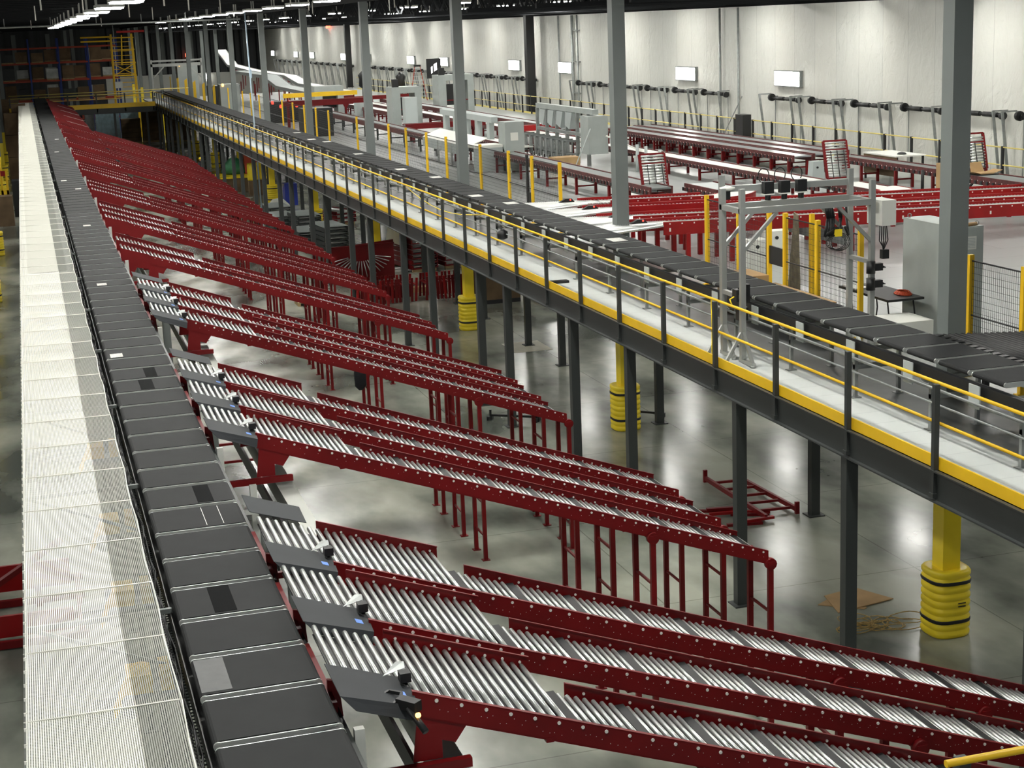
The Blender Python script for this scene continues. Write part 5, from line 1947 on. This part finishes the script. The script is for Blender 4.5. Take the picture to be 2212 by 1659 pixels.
# left side beyond net: cartons, dark bin, red lift frame
for (x, y, w_, d_, h_, m, lb) in [(-1.45, 118.5, 0.9, 1.2, 4.6, CARDD, 'tall stack of brown cartons at the left edge beyond the net end'),
                                  (-0.95, 124, 1.0, 1.2, 5.0, CARDD, 'brown carton tower just left of the far net end'),
                                  (-2.0, 88, 0.9, 1.0, 1.6, CARDD, 'big brown carton on the floor at the left edge'),
                                  (-1.1, 92.5, 0.55, 1.4, 2.0, BLACK, 'black covered bin beside the net at the left'),
                                  (-2.8, 138, 2.4, 1.2, 4.9, CARDD, 'wide brown carton wall beyond the bridge at the far left')]:
    t = thing('carton_stack', lb, 'cartons', (x, y, 0))
    n = max(1, int(h_ / 1.3))
    for r_ in range(n):
        MB().box(0, w_, 0, d_, 0.0 + r_ * h_ / n, (r_ + 1) * h_ / n - 0.03).obj('carton', m, t)
t = thing('yellow_lift_mast', 'yellow upright lift mast standing at the left edge of the aisle', 'lift mast', (-1.75, 96, 0))
MB().box(0, 0.12, 0, 0.12, 0, 3.6).box(0.3, 0.42, 0, 0.12, 0, 2.4).obj('mast', YEL, t)
MB().box(0, 0.42, 0.0, 0.5, 0.05, 1.2).obj('body', YEL, t)
MB().box(0.05, 0.3, -0.03, 0.0, 2.0, 2.3).obj('red_plate', REDB, t)
# red trestle frames on floor at bottom left under net
t = thing('red_trestle', 'dark red steel trestle frame lying on the floor under the near end of the net', 'trestle', (-1.55, 25.4, 0))
b = MB()
b.bar((-1.3, 0.0, 0.08), (-1.3, 3.0, 0.08), 0.08, 0.12)
for y in (0.0, 1.0, 2.0, 3.0):
    b.box(-1.3, 1.7, y, y + 0.08, 0.02, 0.14)
b.bar((-1.2, 0.3, 0.1), (1.4, 2.7, 0.9), 0.08, 0.1)
b.bar((1.6, 0.0, 0.08), (1.6, 3.0, 0.08), 0.08, 0.12)
b.obj('frame', RED, t)
MB().box(-1.2, 1.5, 0.2, 0.26, 0.14, 0.5).obj('cross_plate', REDB, t)
MB().box(-1.2, 1.5, 2.5, 2.56, 0.14, 0.6).obj('cross_plate', REDB, t)
for (xx, yy) in ((0.2, 0.4), (0.9, 1.6)):
    MB().box(xx, xx + 0.1, yy, yy + 0.1, 0.1, 0.7).obj('upright', RED, t)

# ================================================================== GROUND FLOOR ITEMS UNDER THE MEZZANINE
def roller_stack(x, y, n, rzv, label, top=False, m=RED):
    t = thing('stacked_conveyor_sections', label, 'conveyor sections', (x, y, 0), rzv)
    for k in range(n):
        z = 0.12 + k * 0.2
        b = MB()
        b.box(-0.55, -0.5, -1.2, 1.2, z, z + 0.16)
        b.box(0.5, 0.55, -1.2, 1.2, z, z + 0.16)
        b.box(-0.55, 0.55, -1.2, -1.16, z, z + 0.05)
        b.obj('side_channel', m, t)
        b = MB()
        yy = -1.12
        while yy < 1.15:
            b.cyl((-0.5, yy, z + 0.1), (0.5, yy, z + 0.1), 0.024, 5)
            yy += 0.12 if (top or k == n - 1) else 0.24
        b.obj('rollers', STEEL, t)
    MB().box(-0.5, 0.5, -1.1, -1.0, 0, 0.12).box(-0.5, 0.5, 1.0, 1.1, 0, 0.12).obj('skid', WOODP, t)
    if x < 13:
        MB().box(-0.54, 0.54, -1.19, 1.19, 0.12 + n * 0.2, 0.14 + n * 0.2).obj('top_sheet', LGREY, t)
    return t


for i, (x, y, n, a, m) in enumerate([(12.25, 69.4, 5, 0.1, DGREY), (12.0, 74.4, 5, 0.05, DGREY), (11.2, 76.5, 4, 0.05, DGREY), (11.6, 80.5, 4, 0.05, DGREY), (11.6, 71.5, 3, 0.0, DGREY),
                                   (14.3, 62.0, 7, 0.15, RED), (15.7, 62.3, 5, 0.15, RED), (14.3, 79, 3, 0.3, RED), (16.6, 70, 2, 0.3, RED)]):
    roller_stack(x, y, n, a, 'stack of %s conveyor sections under the mezzanine, %s' % ('red' if m is RED else 'dark grey', ['between the front posts', 'with a bright top', 'low one behind the chutes', 'farther left with cartons beside', 'lying lowest', 'tall one draped with white sheet', 'right of the draped tall one', 'low behind the yellow post', 'half hidden at the back'][i]), m=m)
tag(MB().quad((13.6, 63.3, 1.62), (14.9, 63.3, 1.62), (14.8, 61.0, 1.6), (13.7, 61.0, 1.6), 0.01).quad((13.5, 63.4, 1.0), (13.6, 63.3, 1.62), (13.7, 61.0, 1.6), (13.55, 60.9, 1.1), 0.01).obj('white_sheet', WHITE), 'white plastic sheet draped over the tall stack of red sections', 'sheet')
# upright red curve panel with fan of rollers
t = thing('curve_section', 'red curved conveyor section stood on edge with its rollers fanned out', 'conveyor section', (11.7, 59.8, 0), 0.1)
b = MB()
poly = [(-1.3, 0.0), (1.35, 0.0), (1.35, 1.5), (-1.3, 1.35)]
b.prism(poly, 'y', 0.0, 0.04)
b.obj('side_plate', RED, t)
for k in range(17):
    a = math.radians(200 + k * 8.75)
    b = MB()
    b.cyl((0.55 * math.cos(a), -0.12, 1.05 + 0.45 * math.sin(a) * 0.6), (1.25 * math.cos(a), -0.14, 1.2 + 1.15 * math.sin(a) * 0.9), 0.02, 6)
    b.obj('roller', STEEL, t)
MB().box(-1.3, 1.35, -0.1, 0.04, 1.36, 1.4).obj('top_flange', RED, t)
# pile of red support frames
t = thing('support_frame_pile', 'row of many red leg frames stacked on edge on the floor', 'support frames', (11.3, 54.2, 0))
rr = random.Random(2)
for k in range(26):
    x = -0.9 + k * 0.14 + (0.25 if k > 15 else 0)
    b = MB()
    tlt = rr.uniform(-0.06, 0.06)
    b.bar((x, 0, 0.02), (x + tlt, 0, 0.85), 0.05, 0.08, up=(1, 0, 0))
    b.bar((x, 1.0, 0.02), (x + tlt, 1.0, 0.85), 0.05, 0.08, up=(1, 0, 0))
    b.bar((x + tlt / 2, 0, 0.6), (x + tlt / 2, 1.0, 0.6), 0.04, 0.05)
    b.obj('leg_frame', RED if k % 3 else REDB, t)
tag(MB().box(11.0, 11.9, 56.0, 57.2, 0, 0.25).obj('timber', WOODP), 'pale timber block behind the row of red leg frames', 'timber')
tag(MB().box(12.0, 13.4, 56.1, 56.5, 0, 0.18).obj('plank', WOODP), 'pale plank lying behind the row of red leg frames', 'timber')
# carton on pallet beneath the mezzanine
t = thing('gaylord_carton', 'large brown bulk carton on the floor right of the second yellow guard', 'carton', (14.3, 52.4, 0))
MB().box(0, 1.5, 0, 1.2, 0.14, 1.15).obj('carton', CARDD, t)
MB().box(0, 1.5, 0, 1.2, 0, 0.13).obj('pallet', BLACK, t)
MB().quad((-0.0, 0, 1.15), (1.5, 0, 1.15), (1.45, -0.2, 1.3), (0.05, -0.2, 1.3), 0.01).obj('flap', CARDD, t)
t = thing('wrapped_pallet', 'clear-wrapped pallet load right of the big brown carton', 'pallet load', (16.2, 52.0, 0))
MB().box(0, 1.3, 0, 1.2, 0.14, 1.0).obj('load', PWRAP, t)
MB().box(0, 1.4, 0, 0.1, 0, 0.14).box(0, 1.4, 0.5, 0.6, 0, 0.14).box(0, 1.4, 1.1, 1.2, 0, 0.14).box(0, 1.4, 0, 1.2, 0.10, 0.135).obj('pallet', WOODP, t)
tag(MB().box(13.05, 14.2, 44.0, 45.5, 0, 0.006).obj('floor_patch', mat('pale_concrete_patch', srgb(176, 172, 155), 0.5, noise=0.15, nscale=3)), 'pale square concrete patch around a post base under the mezzanine', 'floor patch')
# dark low trestles
for i, (x, y, w_) in enumerate([(10.15, 36.6, 1.0), (13.3, 35.6, 0.7)]):
    t = thing('floor_trestle', 'low black steel bracket lying on the floor, %s' % ['behind the ends of the third chute group', 'right of the second yellow column guard'][i], 'bracket', (x, y, 0))
    b = MB()
    b.bar((0, 0, 0.12), (w_, -0.7, 0.12), 0.05, 0.05)
    for (px_, py_) in ((0, 0), (w_, -0.7)):
        b.bar((px_ - 0.1, py_ - 0.1, 0.05), (px_ + 0.1, py_ + 0.15, 0.05), 0.05, 0.1)
        b.bar((px_, py_, 0.0), (px_, py_, 0.25), 0.05, 0.05)
    b.obj('frame', BLACK, t)
# cardboard sheets + rope
o = MB().prism([(-0.62, -0.05), (-0.02, -0.5), (0.05, -0.46), (0.0, 0.3), (-0.1, 0.28)], 'z', 0, 0.012).obj('cardboard_sheet', CARD, loc=(12.2, 22.3, 0))
tag(o, 'flat tan cardboard sheet on the floor left of the square post', 'cardboard')
o = MB().prism([(-0.35, 0.35), (-0.5, -0.42), (0.62, -0.2), (0.3, 0.5)], 'z', 0.013, 0.025).obj('cardboard_sheet', CARD, loc=(12.2, 22.2, 0))
tag(o, 'larger tan cardboard sheet lying on top beside the coil of rope', 'cardboard')
t = thing('rope_tangle', 'loose tangle of tan rope on the floor beside the nearest yellow column guard', 'rope', (11.9, 21.15, 0))
rr = random.Random(9)
b = MB()
for k in range(15):
    cx_, cy_ = rr.gauss(0, 0.28), rr.gauss(0, 0.16)
    a0 = rr.uniform(0, 6)
    ra, rb = rr.uniform(0.1, 0.33), rr.uniform(0.08, 0.24)
    pts = [(cx_ + ra * math.cos(a0 + s_ * 0.42), cy_ + rb * math.sin(a0 + s_ * 0.42) + 0.02 * math.sin(s_), 0.012 + 0.008 * rr.random() + 0.001 * k) for s_ in range(16)]
    b.path(pts, 0.008, 5)
b.path([(0.1, 0.1, 0.015), (0.3, 0.22, 0.015), (0.5, 0.18, 0.015), (0.62, 0.0, 0.015), (0.75, -0.05, 0.015)], 0.008, 5)
b.obj('rope', ROPE, t)
# red ladder-like frame lying on the floor
t = thing('ladder_frame', 'red ladder-shaped leg frame lying on the floor behind a square post', 'leg frame', (12.75, 29.5, 0))
b = MB()
b.bar((0, 0, 0.09), (0.0, -2.9, 0.09), 0.06, 0.09)
b.bar((0.65, -0.3, 0.09), (0.75, -2.7, 0.09), 0.06, 0.09)
b.obj('side_rail', RED, t)
for k in range(5):
    y = -0.4 - k * 0.52
    MB().bar((0, y, 0.09), (0.68, y - 0.05, 0.09), 0.05, 0.05).obj('rung', RED, t)
b = MB()
b.box(-0.04, 0.04, -0.03, 0.03, 0, 0.26)
b.box(0.71, 0.79, -2.72, -2.66, 0, 0.24)
b.obj('foot_plate', RED, t)
rr = random.Random(21)
for k in range(7):
    a = rr.uniform(-0.5, 0.1)
    x, y = 12.3 + rr.uniform(-0.2, 0.55), 26.9 + rr.uniform(-0.35, 0.45)
    L_ = rr.uniform(0.5, 1.0)
    o = MB().bar((-L_ / 2, 0, 0), (L_ / 2, 0, 0), 0.08, 0.05).obj('red_bar', REDB if k % 2 else RED, loc=(x, y, 0.026 + 0.05 * (k // 3)))
    o.rotation_euler = (0, 0, a)
    tag(o, 'short flat red steel bar in the heap on the floor beside the red ladder frame', 'steel bar', 'red bars heaped on the floor behind the second chute group')
# small red trestle behind B group, caster wheel, coat, small pallet
t = thing('small_red_frame', 'thin red rectangular trestle standing on the floor left of the second chute group', 'trestle', (2.9, 33.6, 0))
b = MB()
b.box(0, 1.6, 0, 0.05, 0.85, 0.9)
b.box(0, 1.6, 0, 0.05, 0.45, 0.5)
b.box(1.55, 1.6, 0, 0.05, 0, 0.9)
b.box(0, 0.05, 0, 0.05, 0, 0.9)
b.box(0.0, 0.05, -0.5, 0.5, 0, 0.04)
b.box(1.55, 1.6, -0.5, 0.5, 0, 0.04)
b.obj('frame', RED, t)
t = thing('wheeled_cart', 'grey corrugated cart with white spoked wheels under the second chute group', 'cart', (1.9, 18.75, 0))
b = MB()
for k in range(9):
    b.cyl((0.0 + k * 0.09, -0.02, 3.2), (0.0 + k * 0.09, -0.02, 3.7), 0.045, 8)
b.box(-0.04, 0.8, 0.03, 0.5, 3.2, 3.7)
b.obj('ribbed_tub', GALV, t)
MB().box(-0.04, 0.0, -0.0, 0.5, 0.0, 3.2).box(0.76, 0.8, 0.0, 0.5, 0, 3.2).obj('stand', MGREY, t)
MB().cyl((0.42, -0.06, 3.05), (0.42, 0.0, 3.05), 0.11, 16).cyl((0.42, -0.09, 3.05), (0.42, -0.06, 3.05), 0.08, 16).obj('wheel', BLACK, t)
MB().cyl((0.42, -0.1, 3.05), (0.42, -0.09, 3.05), 0.075, 14).obj('wheel_hub', WHITE, t)
b = MB()
b.lathe([(0.05, 0.0), (0.14, 0.1), (0.15, 0.4), (0.11, 0.7), (0.04, 0.8)], (0, 0), 12, sx=1, sy=0.5)
b.bar((0.1, 0, 0.66), (0.2, 0, 0.3), 0.07, 0.07)
o = b.obj('hanging_coat', CLOTH, loc=(7.05, 36.95, 1.0))
tag(o, 'black coat hung over a red chute leg in the fourth group', 'coat')
t = thing('small_pallet', 'single pale wooden pallet on the floor beneath the far chutes', 'pallet', (8.5, 55.3, 0))
MB().box(0, 0.9, 0, 0.8, 0.1, 0.13).box(0, 0.1, 0, 0.8, 0, 0.1).box(0.4, 0.5, 0, 0.8, 0, 0.1).box(0.8, 0.9, 0, 0.8, 0, 0.1).obj('boards', WOODP, t)
# hanging black bag + yellow rope on the walkway side
t = thing('black_pouch', 'small black pouch hanging at the sorter stand by a yellow rope', 'bag', (11.05, 38.0, D + 0.35))
MB().lathe([(0.03, 0.0), (0.13, 0.04), (0.14, 0.2), (0.05, 0.26)], (0, 0), 12).obj('pouch', BLACK, t)
b = MB()
pts = [(10.52, 46.5 - k * 1.1, D + 1.05 - 0.32 * math.sin(math.pi * k / 8)) for k in range(9)]
b.path(pts, 0.012, 5)
tag(b.obj('yellow_rope', YELP), 'slack yellow rope looping under the handrail of the walkway', 'rope')
tag(MB().box(10.5, 11.05, 32.9, 33.1, D + 0.0, D + 0.05).obj('flat_tool', BLACK), 'small dark flat tool lying on the walkway', 'tool')
b = MB()
b.path([(10.52, 24.0, D + 1.05), (10.53, 24.0, D + 0.5), (10.52, 24.0, D)], 0.012, 5)
tag(b.obj('yellow_chain', YELP), 'short yellow chain hanging from the handrail beside the gantry', 'chain')
tag(MB().box(10.432, 10.455, 44.2, 45.0, D + 0.02, D + 0.14).obj('edge_label', mat('yellow_label', srgb(235, 200, 90), 0.5)), 'pale sticker on the yellow toe board', 'label')
# worktable area with worker far away
t = thing('yellow_table', 'low yellow-topped work bench under the mezzanine behind the chute ends', 'bench', (10.9, 98, 0))
MB().box(0, 2.2, 0, 3.0, 0.85, 0.95).obj('bench_top', YELP, t)
MB().box(0.1, 2.1, 0.1, 0.2, 0, 0.85).obj('front_panel', CARDD, t)
for i, (x, y) in enumerate([(12.5, 95.5), (13.1, 95.9)]):
    o = MB().lathe([(0.28, 0), (0.3, 0.1), (0.28, 0.2), (0.3, 0.3), (0.28, 0.4), (0.3, 0.5), (0.28, 1.0)], (0, 0), 14).obj('yellow_drum', YELP, loc=(x, y, 0.9))
    tag(o, 'ribbed yellow guard half on the yellow bench, %s one' % ['left', 'right'][i], 'column guard')
    tag(MB().box(x - 0.25, x + 0.25, y - 0.25, y + 0.25, 0, 0.9).obj('pedestal_crate', CARDD), 'brown crate under the %s ribbed yellow guard' % ['left', 'right'][i], 'crate')
b = MB()
b.lathe([(0.5, 0.96), (0.75, 1.1), (0.6, 1.5), (0.25, 1.9), (0.05, 2.0)], (12.0, 100), 14, sx=1.1, sy=1.0)
tag(b.obj('green_tarpaulin', GREEN), 'heap of green tarpaulin on the yellow bench', 'tarpaulin')
tag(MB().box(12.6, 13.5, 99.5, 100.2, 0.96, 2.2).obj('tool_chest', ORANGE), 'orange tool chest beside the green tarpaulin', 'chest')
tag(MB().box(13.3, 14.0, 88.5, 89.3, 0.0, 1.2).obj('blue_bin', mat('blue_plastic', srgb(40, 60, 160), 0.4)), 'blue plastic bin under the mezzanine near the pale pole', 'bin')
tag(MB().lathe([(0.1, 0.0), (0.7, 0.1), (0.6, 0.5), (0.3, 0.8), (0.05, 0.85)], (0, 0), 12).obj('white_plastic_heap', WHITE, loc=(12.3, 84.5, 0.0)), 'crumpled white plastic sheeting on the floor near the blue bin', 'plastic sheet')


def worker(x, y, rzv, hat, label, shirt):
    t = bpy.data.objects.new('person', bpy.data.meshes.new('person'))
    COL.objects.link(t)
    vs = [(0, 0, 0.95), (0, 0, 1.2), (0, 0, 1.42), (0, 0, 1.52), (0.0, -0.02, 1.64),
          (-0.2, 0, 1.4), (-0.27, -0.05, 1.12), (-0.2, -0.28, 1.02), (-0.17, -0.36, 1.03),
          (0.2, 0, 1.4), (0.27, -0.05, 1.12), (0.2, -0.28, 1.02), (0.17, -0.36, 1.03),
          (-0.1, 0, 0.9), (-0.12, -0.02, 0.5), (-0.12, 0.02, 0.08), (-0.12, -0.14, 0.04),
          (0.1, 0, 0.9), (0.12, -0.02, 0.5), (0.12, 0.02, 0.08), (0.12, -0.14, 0.04)]
    es = [(0, 1), (1, 2), (2, 3), (3, 4), (2, 5), (5, 6), (6, 7), (7, 8), (2, 9), (9, 10), (10, 11), (11, 12), (0, 13), (13, 14), (14, 15), (15, 16), (0, 17), (17, 18), (18, 19), (19, 20)]
    rad = [.15, .15, .15, .06, .1, .07, .05, .04, .04, .07, .05, .04, .04, .1, .07, .05, .04, .1, .07, .05, .04]
    me = t.data
    me.from_pydata(vs, es, [])
    md = t.modifiers.new('skin', 'SKIN')
    for i_, r_ in enumerate(rad):
        me.skin_vertices[0].data[i_].radius = (r_, r_ * 0.85) if me.skin_vertices else (r_, r_)
    if me.skin_vertices:
        me.skin_vertices[0].data[0].use_root = True
    sb = t.modifiers.new('sub', 'SUBSURF')
    sb.levels = sb.render_levels = 1
    me.materials.append(shirt)
    t.location = (x, y, 0)
    t.rotation_euler = (0, 0, rzv)
    tag(t, label, 'person')
    MB().lathe([(0.15, 1.68), (0.135, 1.72), (0.11, 1.79), (0.03, 1.82)], (0, -0.02), 12).obj('hard_hat', hat, t)
    MB().lathe([(0.05, 1.52), (0.09, 1.58), (0.1, 1.66), (0.08, 1.69)], (0, -0.03), 10).obj('face', SKIN, t)
    for sx_ in (-1, 1):
        b = MB()
        for f_ in range(4):
            b.cyl((sx_ * 0.15 + f_ * 0.018 - 0.03, -0.38, 1.03), (sx_ * 0.15 + f_ * 0.018 - 0.03, -0.46 + abs(f_ - 1.5) * 0.01, 1.0), 0.009, 6)
        b.cyl((sx_ * 0.15 - sx_ * 0.045, -0.36, 1.03), (sx_ * 0.15 - sx_ * 0.07, -0.42, 1.02), 0.01, 6)
        b.obj('hand', SKIN, t)


worker(10.4, 104.0, 2.4, YELP, 'person in dark clothes wearing a yellow hard hat behind the chute ends', CLOTH)
worker(12.2, 103.0, -0.6, WHITE, 'person wearing a white hard hat beside the green tarpaulin', GREEN)

# yellow handrail end at the bottom right corner
t = thing('handrail_end', 'yellow handrail with dark post crossing the bottom right corner', 'railing', (8.5, 8.9, 2.5))
b = MB((8.5, 8.9, 2.5))
b.cyl((4.95, 7.85, 5.0), (9.0, 7.83, 5.0), 0.024, 12)
b.cyl((4.95, 7.85, 4.5), (9.0, 7.83, 4.5), 0.022, 10)
b.obj('rail', YEL, t)
MB((8.5, 8.9, 2.5)).box(5.08, 5.16, 7.9, 7.98, 0.0, 4.97).box(8.4, 8.48, 7.9, 7.98, 0.0, 4.97).obj('post', DGREY, t)
